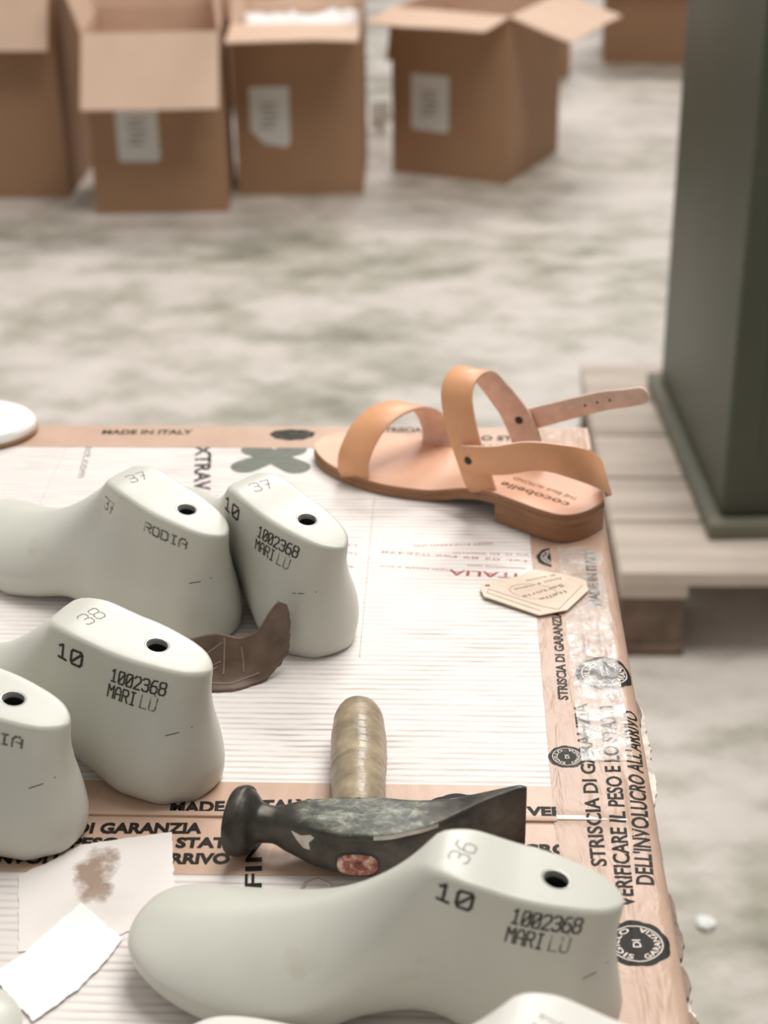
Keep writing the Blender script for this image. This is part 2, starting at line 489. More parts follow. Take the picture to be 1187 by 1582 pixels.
def clip2d(V, F, nx, ny, d):
    """keep the part of the flat print where nx*x+ny*y <= d"""
    bm = bmesh.new()
    vs_ = [bm.verts.new((v[0], v[1], 0)) for v in V]
    for f in F:
        try: bm.faces.new([vs_[i] for i in f])
        except ValueError: pass
    n = Vector((nx, ny, 0)); n.normalize()
    bmesh.ops.bisect_plane(bm, geom=bm.verts[:] + bm.edges[:] + bm.faces[:], plane_co=n * d / math.hypot(nx, ny), plane_no=n, clear_outer=True)
    bm.verts.index_update()
    out = [(v.co.x, v.co.y) for v in bm.verts], [tuple(v.index for v in f.verts) for f in bm.faces]
    bm.free(); return out

class Print:
    """flat prints laid on a surface function; every line of text or emblem becomes a mesh of its own"""
    def __init__(s, surf, lift=0.12, maxlen=1e9): s.pieces = []; s.surf = surf; s.lift = lift; s.maxlen = maxlen; s.hold = None
    def put(s, VF, mi=0, extra=0.0, clip=None, name='printed_text'):
        V, F = VF
        if clip: V, F = clip2d(V, F, *clip)
        if s.maxlen < 1e8: V, F = subdivide2d(V, F, s.maxlen)
        if not F: return
        if s.hold is None: s.pieces.append((name, MB()))
        elif s.hold is True: s.hold = MB(); s.pieces.append((name, s.hold))
        (s.hold or s.pieces[-1][1]).add([s.surf(x, y, s.lift + extra) for x, y in V], F, mi)
    def build(s, mats, parent):
        for name, mb in s.pieces:
            used = sorted(set(mb.m)); mp = {m: i for i, m in enumerate(used)}
            mesh(name, mb.v, mb.f, [mats[m] for m in used], parent, smooth=False, midx=[mp[m] for m in mb.m])

# ---- single-stroke characters for the stamped numbers (grid 4 x 6)
STROKE = {
 '0': [[(0.6, 0), (0, 1), (0, 5), (0.6, 6), (3.4, 6), (4, 5), (4, 1), (3.4, 0), (0.6, 0)], [(0.6, 1.2), (3.4, 4.8)]],
 '1': [[(0.6, 4.9), (2, 6), (2, 0)], [(0.5, 0), (3.5, 0)]],
 '2': [[(0, 5), (0.8, 6), (3.2, 6), (4, 5), (4, 3.7), (0, 0), (4, 0)]],
 '3': [[(0, 5.2), (0.8, 6), (3.2, 6), (4, 5.2), (4, 3.8), (3.2, 3.1), (1.4, 3.1)], [(3.2, 3.1), (4, 2.3), (4, 0.8), (3.2, 0), (0.8, 0), (0, 0.8)]],
 '4': [[(3.1, 0), (3.1, 6), (0, 2), (4, 2)]],
 '6': [[(3.6, 6), (1.4, 6), (0, 4), (0, 0.9), (0.8, 0), (3.2, 0), (4, 0.9), (4, 2.5), (3.2, 3.4), (0.8, 3.4), (0, 2.6)]],
 '7': [[(0, 6), (4, 6), (1.6, 0)], [(1.2, 3), (3.6, 3)]],
 '8': [[(0.8, 3.2), (0, 4), (0, 5.2), (0.8, 6), (3.2, 6), (4, 5.2), (4, 4), (3.2, 3.2), (0.8, 3.2), (0, 2.3), (0, 0.8), (0.8, 0), (3.2, 0), (4, 0.8), (4, 2.3), (3.2, 3.2)]],
 'M': [[(0, 0), (0, 6), (2, 3.4), (4, 6), (4, 0)]],
 'A': [[(0, 0), (0, 4.4), (1.2, 6), (2.8, 6), (4, 4.4), (4, 0)], [(0, 2.6), (4, 2.6)]],
 'R': [[(0, 0), (0, 6), (3.2, 6), (4, 5.2), (4, 3.8), (3.2, 3), (0, 3)], [(2, 3), (4, 0)]],
 'I': [[(0.8, 6), (3.2, 6)], [(2, 6), (2, 0)], [(0.8, 0), (3.2, 0)]],
 'L': [[(0, 6), (0, 0), (4, 0)]],
 'U': [[(0, 6), (0, 0.8), (0.8, 0), (3.2, 0), (4, 0.8), (4, 6)], [(1.5, 7.6), (2.5, 6.8)]],
 'D': [[(0, 0), (0, 6), (3, 6), (4, 5), (4, 1), (3, 0), (0, 0)]],
 'O': [[(0.6, 0), (0, 1), (0, 5), (0.6, 6), (3.4, 6), (4, 5), (4, 1), (3.4, 0), (0.6, 0)]],
 ' ': []}

def stroke2d(body, p0, p1, h, t, flip=False):
    """ribbon lettering along p0->p1, letters h tall, stroke t wide"""
    p0 = Vector(p0); p1 = Vector(p1); L = (p1 - p0).length
    un = (p1 - p0) / L; uy = Vector((-un.y, un.x)) * (-1 if flip else 1)
    n = len(body); pitch = L / (n - 0.28) if n > 1 else L
    cw = pitch * 0.72 if n > 1 else L
    V = []; F = []
    for i, ch in enumerate(body):
        for line in STROKE[ch]:
            pts = [p0 + un * (i * pitch + x / 4 * cw) + uy * (y / 6 * h) for x, y in line]
            for a, b in zip(pts, pts[1:]):
                d = b - a
                if d.length < 1e-6: continue
                d.normalize(); q = Vector((-d.y, d.x)) * t / 2
                e = d * t * 0.42
                k = len(V)
                ns = max(1, int((b - a).length / 1.2))
                for s in range(ns + 1):
                    c = (a - e).lerp(b + e, s / ns)
                    V += [tuple(c + q), tuple(c - q)]
                for s in range(ns):
                    F.append((k + 2 * s, k + 2 * s + 1, k + 2 * s + 3, k + 2 * s + 2))
    return V, F

# ------------------------------------------------------------------ the floor
mesh('floor', [(-9000, -3000, 0), (9000, -3000, 0), (9000, 14000, 0), (-9000, 14000, 0)], [(0, 1, 2, 3)], M['floor'], smooth=False)
fl = bpy.data.objects['floor']; tag(fl, kind='structure')

# ------------------------------------------------------------------ work table and its cardboard cover
STEP_Y = 692.0      # the upper sheet ends here; the sheet below is 1.5 mm lower
def edge_x(y): return 109.5
def top_z(y):
    k = min(1.0, max(0.0, (STEP_Y + 8 - y) / 16.0)); k = k * k * (3 - 2 * k)
    return -1.5 * k

XL = -900.0
table = thing('work_table', 'wooden work table under the white cardboard cover', 'table', (-395, 700, 0))
b = MB(); b.box((XL + 395, 250 - 700, TOP - 46), (104 + 395, 1176 - 700, TOP - 12)); b.build('tabletop', M['table_wood'], table, bev=2)
for x in (XL + 40, 70):
    for y in (290, 1136):
        b = MB(); b.box((x - 22 + 395, y - 22 - 700, 0), (x + 22 + 395, y + 22 - 700, TOP - 46.5)); b.build('leg', M['table_steel'], table, bev=2)

cover = thing('cardboard_cover', 'white corrugated cardboard sheets taped over the table with brown printed tape', 'cardboard', (0, 0, TOP))
# lower sheet (thick stack) and upper sheet
def sheet(name, x0, x1f, y0, y1f, z0, z1):
    vs_ = []; ny = 24
    mbx = MB()
    rings = []
    for i in range(ny + 1):
        t = i / ny
        def yy(x): 
            a = y0(x); c = y1f(x); return a + (c - a) * t
        ring = []
        ym = (y0(0) + (y1f(0) - y0(0)) * t)
        xr = x1f(ym)
        ring = [(x0, yy(x0), z0), (xr, yy(xr), z0), (xr, yy(xr), z1), (x0, yy(x0), z1)]
        rings.append(ring)
    mbx.loft(rings)
    return mbx.build(name, M['board'], cover, smooth=False)
far_y = lambda x: 1181.0
sheet('lower_sheet', XL, lambda y: edge_x(y) - 6, lambda x: 250.0, far_y, -11.5, -1.5)
sheet('upper_sheet', XL, lambda y: 60.0, lambda x: STEP_Y, far_y, -1.45, 0.0)
sheet('side_filler', 60.05, lambda y: edge_x(y) - 6, lambda x: STEP_Y, far_y, -1.45, 0.0)

def flat_tape(name, x0, x1, ylo, yhi, z, mat=None, nx=80, ny=6, wob=0.15):
    V = []; F = []
    for i in range(nx + 1):
        x = x0 + (x1 - x0) * i / nx
        for j in range(ny + 1):
            y = ylo(x) + (yhi(x) - ylo(x)) * j / ny
            V.append((x, y, z + wob * 0.5 * (1 + noise.noise(Vector((x * 0.05, y * 0.12, 3.1))))))
    for i in range(nx):
        for j in range(ny):
            a = i * (ny + 1) + j; F.append((a, a + ny + 1, a + ny + 2, a + 1))
    return mesh(name, V, F, mat or M['tape'], cover)
def flat_surf(z): return lambda x, y, l: (x, y, z + l)
sk = 0.0
# far strip
t_far = flat_tape('packing_tape', XL, 107, lambda x: 1141.0, lambda x: 1180.5, 0.12)
p = Print(flat_surf(0.3))
def PT(pr, txt, a, c, h, bold=0.03, mi=0, **k): pr.put(text2d(txt, a, c, h, bold), mi, **k)
PT(p, 'MADE IN ITALY', (-269.5, 1164.3), (-199.0, 1165.2), 7.5)
PT(p, 'STRISCIA', (-53.2, 1170.7), (-21.2, 1171.2), 8)
PT(p, 'E LO STATO', (10.8, 1157.3), (71.0, 1155.7), 8)
PT(p, "O ALL'ARRIVO", (-2.0, 1140.7), (74.0, 1138.3), 8)
PT(p, 'DI', (85.2, 1146.6), (93.0, 1146.7), 8)
c0 = (-121.0, 1165.0)
p.hold = True
p.put(ring2d(c0, 0, 17, sy=0.58, wob=0.08), 0, name='printed_seal')
p.put(ring2d(c0, 12.6, 13.4, sy=0.55), 1, 0.1)
p.put(arc_text('GARANZIA', (c0[0], c0[1] + 0.5), -11.6, R(205) - math.pi, R(335) - math.pi, 3, 0.01, 1, 0.55), 1, 0.1)
PT(p, 'DI', (c0[0] - 2.5, c0[1] - 0.2), (c0[0] + 2.5, c0[1] - 0.2), 3, 0.02, 1, extra=0.1)
p.hold = None
p.build([M['ink_worn'], M['ink_grey']], t_far)

# near strip on the upper sheet, its folded lip, and the strip on the lower sheet
t_mid = flat_tape('packing_tape', XL, 57, lambda x: STEP_Y + 1.0 + sk * x, lambda x: 719.8, 0.12)
p = Print(flat_surf(0.3))
PT(p, 'MADE IN ITALY', (-144.1, 692.5), (-70.5, 696.9), 8.5, 0.045)
PT(p, 'VERIFICARE', (41.5, 694.6), (98.5, 694.9), 7, 0.045, clip=(1, 0, 57.0))
def seal(pr, c, r, rot, mi0=0, mi1=1, words=('SIGILLO', 'DI', 'GARANZIA'), clip=None, sx=1.0, sy=1.0):
    pr.hold = True
    pr.put(ring2d(c, 0, r, 90, wob=0.05, seed=rot, sx=sx, sy=sy, rot=rot), mi0, 0, clip, 'printed_seal')
    pr.put(ring2d(c, r * 0.76, r * 0.80, 64, sx=sx, sy=sy, rot=rot), mi1, 0.08, clip)
    pr.put(arc_text(words[0], c, r * 0.52, R(165), R(15), r * 0.2, 0.02, sx, sy, rot), mi1, 0.08, clip)
    V, F = glyphs(words[1], 0.02, 1.0)
    pr.put(([(c[0] + (x - .5) * r * .34 * math.cos(rot) - (y - .5) * r * .24 * math.sin(rot), c[1] + (x - .5) * r * .34 * math.sin(rot) + (y - .5) * r * .24 * math.cos(rot)) for x, y in V], F), mi1, 0.08, clip)
    V, F = glyphs(words[2], 0.02, 1.1); out = []
    for x, y in V:                      # lower arc, reads left to right
        a = R(195) + R(150) * x; rr = r * 0.72 - y * r * 0.2
        px, py = rr * math.cos(a) * sx, rr * math.sin(a) * sy
        out.append((c[0] + px * math.cos(rot) - py * math.sin(rot), c[1] + px * math.sin(rot) + py * math.cos(rot)))
    pr.put((out, F), mi1, 0.08, clip)
    pr.hold = None
seal(p, (7.4, 692.8), 19.5, 0.0, clip=(0, -1, -(STEP_Y + 2)))
p.build([M['ink'], M['ink_white']], t_mid)
lip = MB(); rings = []
for i in range(61):
    x = XL + (57 - XL) * i / 60; y = STEP_Y + sk * x; zz = 0.25 * noise.noise(Vector((x * 0.03, 0, 0)))
    rings.append([(x, y + 2.2, 0.3 + zz * .3), (x, y + 1.4, 0.75 + zz), (x, y + 0.2, 0.65 + zz), (x, y - 1.2, 0.0 + zz), (x, y - 1.4, -1.2), (x, y - 0.9, -1.35), (x, y + 0.8, -0.6), (x, y + 2, -0.05)])
lip.loft(rings); lip.build('folded_tape_lip', M['tape'], cover)
t_low = flat_tape('packing_tape', XL, 57, lambda x: 645.5, lambda x: STEP_Y - 0.5, -1.38)
p = Print(flat_surf(-1.12)); cl = (0, 1, STEP_Y - 1.0)
PT(p, 'STRISCIA DI GARANZIA', (-235.7, 675.4), (-125.5, 677.9), 8, 0.045, clip=cl)
PT(p, 'VERIFICARE IL PESO E LO STATO', (-262.4, 662.7), (-102.6, 667.0), 7.6, 0.045)
PT(p, "DELL'INVOLUCRO ALL'ARRIVO", (-253.1, 650.7), (-108.3, 654.2), 7.6, 0.045)
PT(p, "DELL'INVOLUCRO ALL'ARRIVO", (-29.1, 663.6), (126.4, 667.3), 7.2, 0.045, clip=(1, 0, 57.0))
PT(p, 'FINI', (-90.2, 635.9), (-94.5, 680.8), 8.2, 0.015, extra=0.15)
p.build([M['ink'], M['ink_white']], t_low)

# prints on the white sheet
p = Print(flat_surf(0.0), 0.06)
PT(p, 'XTRAVAN', (-193.2, 1145.1), (-179.7, 1035.1), 11.5, 0.03)
p.put(text2d('project.com', (-279.7, 1172.6), (-272.6, 1087.7), 6.5, 0.0), 2)
def petal(c, ang, L, wd):
    V = [(0, 0)]; pts = []
    ux = (math.cos(ang), math.sin(ang)); uy = (-ux[1], ux[0])
    prof = [(0, -wd * 0.42), (L * 0.3, -wd * 0.44), (L * 0.6, -wd * 0.5)]
    for k in range(13):
        a = -math.pi / 2 + math.pi * k / 12
        prof.append((L - wd / 2 + math.cos(a) * wd / 2, math.sin(a) * wd / 2))
    prof += [(L * 0.6, wd * 0.5), (L * 0.3, wd * 0.44), (0, wd * 0.42)]
    V = [(c[0] + ux[0] * a + uy[0] * q, c[1] + ux[1] * a + uy[1] * q) for a, q in prof]
    return V, [tuple(range(len(V)))]
cc = (-132.7, 1125.2)
p.hold = True
for k, (a_, L_) in enumerate(((R(222), 36), (R(-42), 37), (R(42), 30), (R(138), 30))):
    p.put(petal(cc, a_, L_, 22), 3, 0.012 * k, name='printed_cross')
p.hold = None
p.put(petal((-108.5, 1036.3), R(70), 16, 14), 3)
# small return-address print, upside down to the viewer
PT(p, 'ITALIA', (45.4, 949.9), (0.5, 954.3), 7.2, 0.02, 1)
for txt, a_, c_, h_ in (("impersonale e non", (3.1, 954.4), (-44.8, 959.7), 3.2), ("20089 ROZZANO (MI)", (30.2, 992.5), (-23.2, 987.9), 3.0),
                     ("Via G. Di Vittorio", (54.0, 976.5), (3.1, 978.3), 3.0), ("Tel. 02 89 Fax 026478", (54.5, 967.6), (-44.7, 979.3), 3.0),
                     ("destinazione tassa", (50.7, 957.8), (12.5, 961.5), 3.0), ("data", (-61.8, 956.7), (-68.0, 960.1), 3.0), ("Lasi", (-61.0, 975.4), (-69.9, 978.0), 3.0), ("L.S.", (-61.7, 987.3), (-69.7, 989.0), 3.0)):
    p.put(text2d(txt, a_, c_, h_, 0.0), 1)
p.build([M['ink_worn'], M['ink_red'], M['ink_grey'], M['ink_green']], cover)
# seam where two pieces of board meet
for (a_, c_) in (((-53.2, 1065.6), (-52.7, 846.0)), ((-291.3, 1140.3), (-291.7, 1048.5))):
    sm = MB()
    dxy = Vector(c_) - Vector(a_); n_ = Vector((-dxy.y, dxy.x)).normalized()
    rr = []
    for k in range(25):
        q = Vector(a_).lerp(Vector(c_), k / 24); wdt = 0.55 + 0.35 * noise.noise(Vector((q.x * .3, q.y * .2, 1)))
        rr.append([(q.x - n_.x * wdt, q.y - n_.y * wdt, 0.03), (q.x, q.y, 0.5), (q.x + n_.x * wdt, q.y + n_.y * wdt, 0.03)])
    sm.loft(rr, closed=False, cap=False)
    sm.build('board_seam', M['board'], cover)

pp = MB()
for ring_, zz in ((((-71.7, 635.0), (-69.7, 641.8), (-62.9, 644.9), (-56.3, 641.1), (-53.3, 633.5), (-59.3, 629.5), (-68.8, 630.3)), 0),):
    V_ = [(x, y, -1.35) for x, y in ring_]; cxy = (sum(q[0] for q in ring_) / 7, sum(q[1] for q in ring_) / 7)
    I_ = [(cxy[0] + (x - cxy[0]) * .8, cxy[1] + (y - cxy[1]) * .8, -0.95) for x, y in ring_]
    J_ = [(cxy[0] + (x - cxy[0]) * .72, cxy[1] + (y - cxy[1]) * .72, -1.4) for x, y in ring_]
    pp.loft([V_, I_, J_], cap=False)
pp.build('peeled_patch', M['board_edge'], cover)

# right-hand strip that folds down over the table edge
RX0 = 55.5
def right_surf(x, y, l):
    """x is measured along the tape from its inner edge; past the edge it bends down"""
    xe = edge_x(y) - 9.0
    wr = 0.45 * noise.noise(Vector((x * 0.11, y * 0.035, 0.0))) + 0.28 * noise.noise(Vector((x * 0.33, y * 0.08, 5.0)))
    k = min(1.0, max(0.0, (x - 70) / 25.0))
    bulge = 0.3 + (0.5 + wr) * k + 0.9 * k * max(0.0, noise.noise(Vector((x * 0.25, y * 0.012, 9.0))))
    z = top_z(y) + bulge
    r = 9.0
    if x <= xe: return (x, y, z + l)
    s = (x - xe) / r
    if s < math.pi / 2:
        return (xe + (r + l) * math.sin(s), y, z - r + (r + l) * math.cos(s))
    return (xe + r + l, y, z - r - (x - xe - r * math.pi / 2))
V = []; F = []; nx_, ny_ = 64, 200
for i in range(nx_ + 1):
    for j in range(ny_ + 1):
        y = 252 + (1178 - 252) * j / ny_
        xi = RX0 + 0.5 * noise.noise(Vector((y * 0.05, 2, 2))) * (1 if i == 0 else 0)
        V.append(right_surf(xi + (edge_x(y) + 26 - RX0) * i / nx_, y, 0.0))
for i in range(nx_):
    for j in range(ny_):
        a = i * (ny_ + 1) + j; F.append((a, a + ny_ + 1, a + ny_ + 2, a + 1))
t_r = mesh('packing_tape', V, F, M['tape_wrinkled'], cover)
p = Print(right_surf, 0.16, 3.0)
PT(p, 'STRISCIA DI GARANZIA', (79.7, 656.2), (79.8, 798.2), 7.6, 0.022)
PT(p, 'VERIFICARE IL PESO E LO STATO', (90.5, 625.7), (94.7, 796.5), 8.2, 0.022)
PT(p, "DELL'INVOLUCRO ALL'ARRIVO", (101.5, 642.1), (108.2, 790.9), 8.6, 0.022)
PT(p, 'MADE IN ITALY', (96.0, 907.6), (97.4, 980.9), 6.5, 0.035)
PT(p, 'STRISCIA DI GARANZIA', (69.3, 801.9), (70.5, 901.6), 5.5, 0.035, 2)
seal(p, (89.0, 600.4), 15.5, R(92))
seal(p, (92.2, 829.7), 17, R(95))
seal(p, (65.3, 746.3), 10, R(95), 2)
seal(p, (72.7, 971.5), 14, R(95), clip=(1, 0, 68))
PT(p, 'ES', (119.5, 672), (118.5, 686), 6, 0.03)
p.build([M['ink'], M['ink_white'], M['ink_worn']], t_r)
# clear tape laid over it
V = []; F = []
for i in range(25):
    for j in range(61):
        y = 742 + (985 - 742) * j / 60; x = 73 + (101 - 73) * i / 24 + 0.6 * noise.noise(Vector((y * .09, i, 1))) * (i in (0, 24))
        V.append(right_surf(x, y, 0.55 + 0.25 * noise.noise(Vector((x * 0.2, y * 0.25, 4)))))
for i in range(24):
    for j in range(60):
        a = i * 61 + j; F.append((a, a + 61, a + 62, a + 1))
mesh('clear_tape', V, F, M['clear_tape'], cover)
# torn paper along the edge of the cover
def torn(name, y0, y1, zlo, zhi, amp, mat, seed, base=0.0):
    rr = []; n = int((y1 - y0) / 2.5)
    for i in range(n + 1):
        y = y0 + (y1 - y0) * i / n
        fade = min(1, i / 4, (n - i) / 4)
        o = base + 2.2 + amp * fade * (0.55 + 0.6 * noise.noise(Vector((y * 0.06, seed, 0))) + 0.35 * noise.noise(Vector((y * 0.3, seed, 7))))
        xe = edge_x(y) - 2
        rr.append([(xe - 3, y, zlo), (xe + max(0.3, o), y, zlo + 0.5 + 0.8 * noise.noise(Vector((y * .1, seed, 3)))), (xe + max(0.3, o) - 0.3, y, zhi - 1.5), (xe - 3, y, zhi)])
    m_ = MB(); m_.loft(rr); return m_.build(name, mat, cover)
torn('torn_paper', 525, 586, -13, -9.5, 5.5, M['torn'], 1.3, 1.0)
torn('torn_paper', 718, 815, -12, -8, 4.5, M['torn'], 4.1, 1.0)
torn('torn_paper', 600, 646, -12, -7.5, 3.6, M['torn_dark'], 7.7, 1.0)
torn('torn_paper', 554, 566, -11, -8, 6.0, M['torn_dark'], 2.2, 1.0)
torn('torn_paper', 574, 594, -11, -7, 4.0, M['torn_dark'], 11.2, 1.0)
torn('torn_paper', 788, 812, -9, -5, 2.5, M['torn_dark'], 15.2, 0.5)
torn('torn_paper', 470, 556, -13, -9.5, 7.0, M['torn'], 21.2, 1.0)

# ------------------------------------------------------------------ shoe lasts
def last_body(scale=1.0, full=False, mat=None, parent=None, bend=-10.0, twist=0.0):
    L = 234.0
    NS = 110
    th = np.linspace(0.0, math.pi, NS); X = L * (1 - np.cos(th)) / 2
    TH = lambda xs: [math.acos(1 - 2 * min(max(x / L, 0), 1)) for x in xs]
    def k1(keys):
        xs, ys = zip(*keys); return pchip(TH(xs), ys, th)
    zb = k1([(0, 1.5), (8, 0), (45, 0.3), (68, 4), (90, 8), (112, 7), (140, 2), (165, 0), (195, 4), (220, 11), (234, 17)])
    zt = k1([(0, 70), (8, 73.5), (50, 82.5), (84, 89.8), (90, 88.6), (96, 83.5), (108, 73), (122, 62), (140, 51), (158, 44), (178, 38.5), (198, 34.5), (215, 30.5), (228, 25), (234, 18)])
    wb = k1([(0, 0), (4, 12.5), (12, 18.5), (25, 25), (45, 25.5), (68, 19.5), (92, 16), (115, 20), (140, 30), (163, 36.5), (185, 35.5), (205, 32), (220, 25), (229.5, 15), (234, 0)])
    wm = k1([(0, 0), (4, 12), (12, 21), (25, 28.5), (45, 31), (70, 28.5), (95, 26.5), (115, 29), (140, 36.5), (163, 40.5), (185, 39.5), (205, 36), (220, 28.5), (229.5, 17.5), (234, 0)])
    wt = k1([(0, 0), (4, 7.5), (12, 12.8), (25, 16.6), (48, 19.5), (70, 19.5), (82, 17.5), (89, 15.5), (97, 14), (115, 17.5), (135, 25), (155, 33), (175, 38), (195, 38), (208, 34), (220, 28.5), (229.5, 17.5), (234, 0)])
    rim = k1([(0, 3.2), (70, 3.4), (86, 5), (96, 13), (110, 24), (130, 36), (234, 60)])
    hm = k1([(0, 17), (50, 18), (100, 19), (150, 15), (200, 12), (234, 5)])
    cx = np.where(X > 70, bend * ((X - 70) / 164.0) ** 1.7, 0.0)
    lat = np.exp(-((X - 150) / 38.0) ** 2) * 3.0
    arch = np.exp(-((X - 88) / 27.0) ** 2)
    if full: zb = zb * (1 - 0.6 * arch)
    rings = []
    for i in range(NS):
        x = X[i]; z0 = zb[i]; z1 = max(zt[i], z0 + 0.5)
        H = z1 - z0
        h_m = min(hm[i], 0.55 * H)
        rz = min(rim[i], H - h_m - 0.2); ry = min(rim[i] if x < 84 else max(rim[i], 4), wt[i])
        if x > 97: ry = wt[i]
        fv = min(1.0, max(0.0, (x - 80) / 45.0)); fv = fv * fv * (3 - 2 * fv)
        def side(sg):
            pts = []
            WB = wb[i] + (lat[i] if sg > 0 else 0) * (wb[i] > 1); WM = wm[i] + (lat[i] if sg > 0 else 0) * (wm[i] > 1)
            if full and sg > 0: WB += 9.5 * arch[i]; WM += 4.0 * arch[i]
            if full and sg < 0: WM -= 6.0 * arch[i]; WB -= 3.0 * arch[i]
            if not full and sg > 0: WM -= 3.5 * arch[i]; WB -= 2.0 * arch[i]
            WT = min(wt[i], WM)
            WT = WM - (WM - WT) * min(1.0, max(0.0, (H - h_m - rz) / 30.0)) if x > 97 else WT
            ryy = WT if x > 97 else ry
            for k in range(4): pts.append((WB * k / 3, z0 if k < 3 else z0 + 0.25))
            for k in range(1, 7):     # feather edge up to the fullest point
                t = k / 6; a, c_, e = (WB, z0 + 0.25), (WM, z0 + 0.3 * h_m), (WM, z0 + h_m)
                pts.append(((1 - t) ** 2 * a[0] + 2 * t * (1 - t) * c_[0] + t * t * e[0], (1 - t) ** 2 * a[1] + 2 * t * (1 - t) * c_[1] + t * t * e[1]))
            zs = z0 + h_m; ze = z1 - rz
            for k in range(1, 13):    # flank
                t = k / 12; a, c1, c2, e = (WM, zs), (WM, zs + (ze - zs) * (0.30 + 0.2 * fv)), (WT + (0.10 + 0.55 * fv) * (WM - WT), zs + (ze - zs) * (0.52 + 0.3 * fv)), (WT, ze)
                f = lambda q: (1 - t) ** 3 * a[q] + 3 * t * (1 - t) ** 2 * c1[q] + 3 * t * t * (1 - t) * c2[q] + t ** 3 * e[q]
                pts.append((f(0), f(1)))
            for k in range(1, 11):    # rim
                q = math.pi / 2 * k / 10
                pts.append((WT - ryy + ryy * math.cos(q), ze + rz * math.sin(q)))
            for k in range(1, 5): pts.append(((WT - ryy) * (1 - k / 4), z1))
            return pts
        Lf, Rt = side(1), side(-1)
        ring = [(y_, z_) for y_, z_ in Lf] + [(-y_, z_) for y_, z_ in Rt[::-1]][1:-1]
        out = []
        for y_, z_ in ring:
            q = z_ / 100.0
            back = np.interp(z_, [0, 6, 14, 26, 40, 55, 74], [7.0, 4.6, 3.6, 5.4, 7.6, 8.0, 5.2])
            px = x + back * math.exp(-x / 26.0)
            yy = y_ + cx[i]
            out.append((px * scale, yy * scale, z_ * scale))
        rings.append(out)
    G = np.array(rings)
    # the cone is turned a little against the sole
    tw = R(twist) * np.clip((G[..., 2] / scale - 22) / 45.0, 0, 1) ** 1.2 * np.clip((150 - G[..., 0] / scale) / 60.0, 0, 1)
    ddx, ddy = G[..., 0] - 35.5 * scale, G[..., 1].copy()
    G[..., 0] = 35.5 * scale + ddx * np.cos(tw) - ddy * np.sin(tw); G[..., 1] = ddx * np.sin(tw) + ddy * np.cos(tw)
    wgt = np.clip((X - 91) / 14.0, 0, 1) * np.clip((228 - X) / 20.0, 0, 1)
    for _ in range(60):             # blend the cone into the forepart
        avg = G.copy(); avg[1:-1] = 0.25 * G[:-2] + 0.5 * G[1:-1] + 0.25 * G[2:]
        nb = 0.25 * np.roll(G, 1, 1) + 0.5 * G + 0.25 * np.roll(G, -1, 1)
        k_ = np.ones(G.shape[1]); k_[:7] = 0; k_[-6:] = 0
        mixed = avg.copy(); mixed[..., 1:] = 0.5 * (avg[..., 1:] + nb[..., 1:]) ; mixed[..., 0] = G[..., 0]
        G = G + (mixed - G) * (wgt[:, None, None] * (0.25 + 0.75 * k_)[None, :, None]) * np.where(k_[None, :, None] > 0, 1.0, 0.0)
    rings = [[tuple(q) for q in r_] for r_ in G]
    m_ = MB(); m_.loft(rings)
    o = mesh('last_body', m_.v, m_.f, mat, None, sharp=48)
    fix_normals(o)
    # bore for the bushing
    hx = 35.5 * scale
    cyl = MB(); n = 40
    cyl.loft([[(hx + 6.4 * math.cos(2 * math.pi * k / n), 6.4 * math.sin(2 * math.pi * k / n), z_) for k in range(n)] for z_ in (40 * scale, 140)])
    co = cyl.build('cutter', mat, None)
    md = o.modifiers.new('bore', 'BOOLEAN'); md.operation = 'DIFFERENCE'; md.object = co; md.solver = 'EXACT'
    dg = bpy.context.evaluated_depsgraph_get()
    me = bpy.data.meshes.new_from_object(o.evaluated_get(dg))
    o.modifiers.clear(); o.data = me
    me.polygons.foreach_set('use_smooth', [True] * len(me.polygons)); me.set_sharp_from_angle(angle=R(48))
    bpy.data.objects.remove(co)
    o.parent = parent
    bu = MB(); zc = 79.0 * scale
    n = 40; slope = (89.8 - 73.5) / 76
    def circ(r, z_): return [(hx + r * math.cos(2 * math.pi * k / n), r * math.sin(2 * math.pi * k / n), z_ + slope * r * math.cos(2 * math.pi * k / n)) for k in range(n)]
    bu.loft([circ(6.35, zc - 3.0), circ(6.35, zc - 0.1), circ(6.1, zc + 0.35), circ(5.6, zc + 0.25), circ(5.35, zc - 0.8), circ(5.3, zc - 3.0)], cap=False)
    bu.build('bushing', M['bushing'], parent)
    bo = MB(); bo.loft([circ(6.3, zc - 3.1), circ(5.3, zc - 3.1), circ(5.2, zc - 16), circ(0.5, zc - 16.5)], cap=False); bo.build('bore_bottom', M['bore'], parent)
    return o

def side_print(bvh, side, pts2d, F, lift=0.12):
    """(x, z) coordinates shot sideways on to the flank of the last"""
    out = []
    for x, z in pts2d:
        hit = bvh.ray_cast(Vector((x * MM, side * 0.12, z * MM)), Vector((0, -side, 0)))
        if hit[0] is None: out.append(None); continue
        q = (hit[0] + hit[1] * (lift * MM if hit[1].y * side > 0 else -lift * MM)) / MM
        out.append(tuple(q))
    keep = [f for f in F if all(out[i] is not None for i in f)]
    used = sorted({i for f in keep for i in f}); mp = {j: i for i, j in enumerate(used)}
    return [out[i] for i in used], [tuple(mp[i] for i in f) for f in keep]

def top_print(bvh, pts2d, F, lift=0.1):
    out = []
    for x, y in pts2d:
        hit = bvh.ray_cast(Vector((x * MM, y * MM, 0.2)), Vector((0, 0, -1)))
        out.append((x, y, (hit[0].z / MM + lift) if hit[0] else 0))
    return out, F

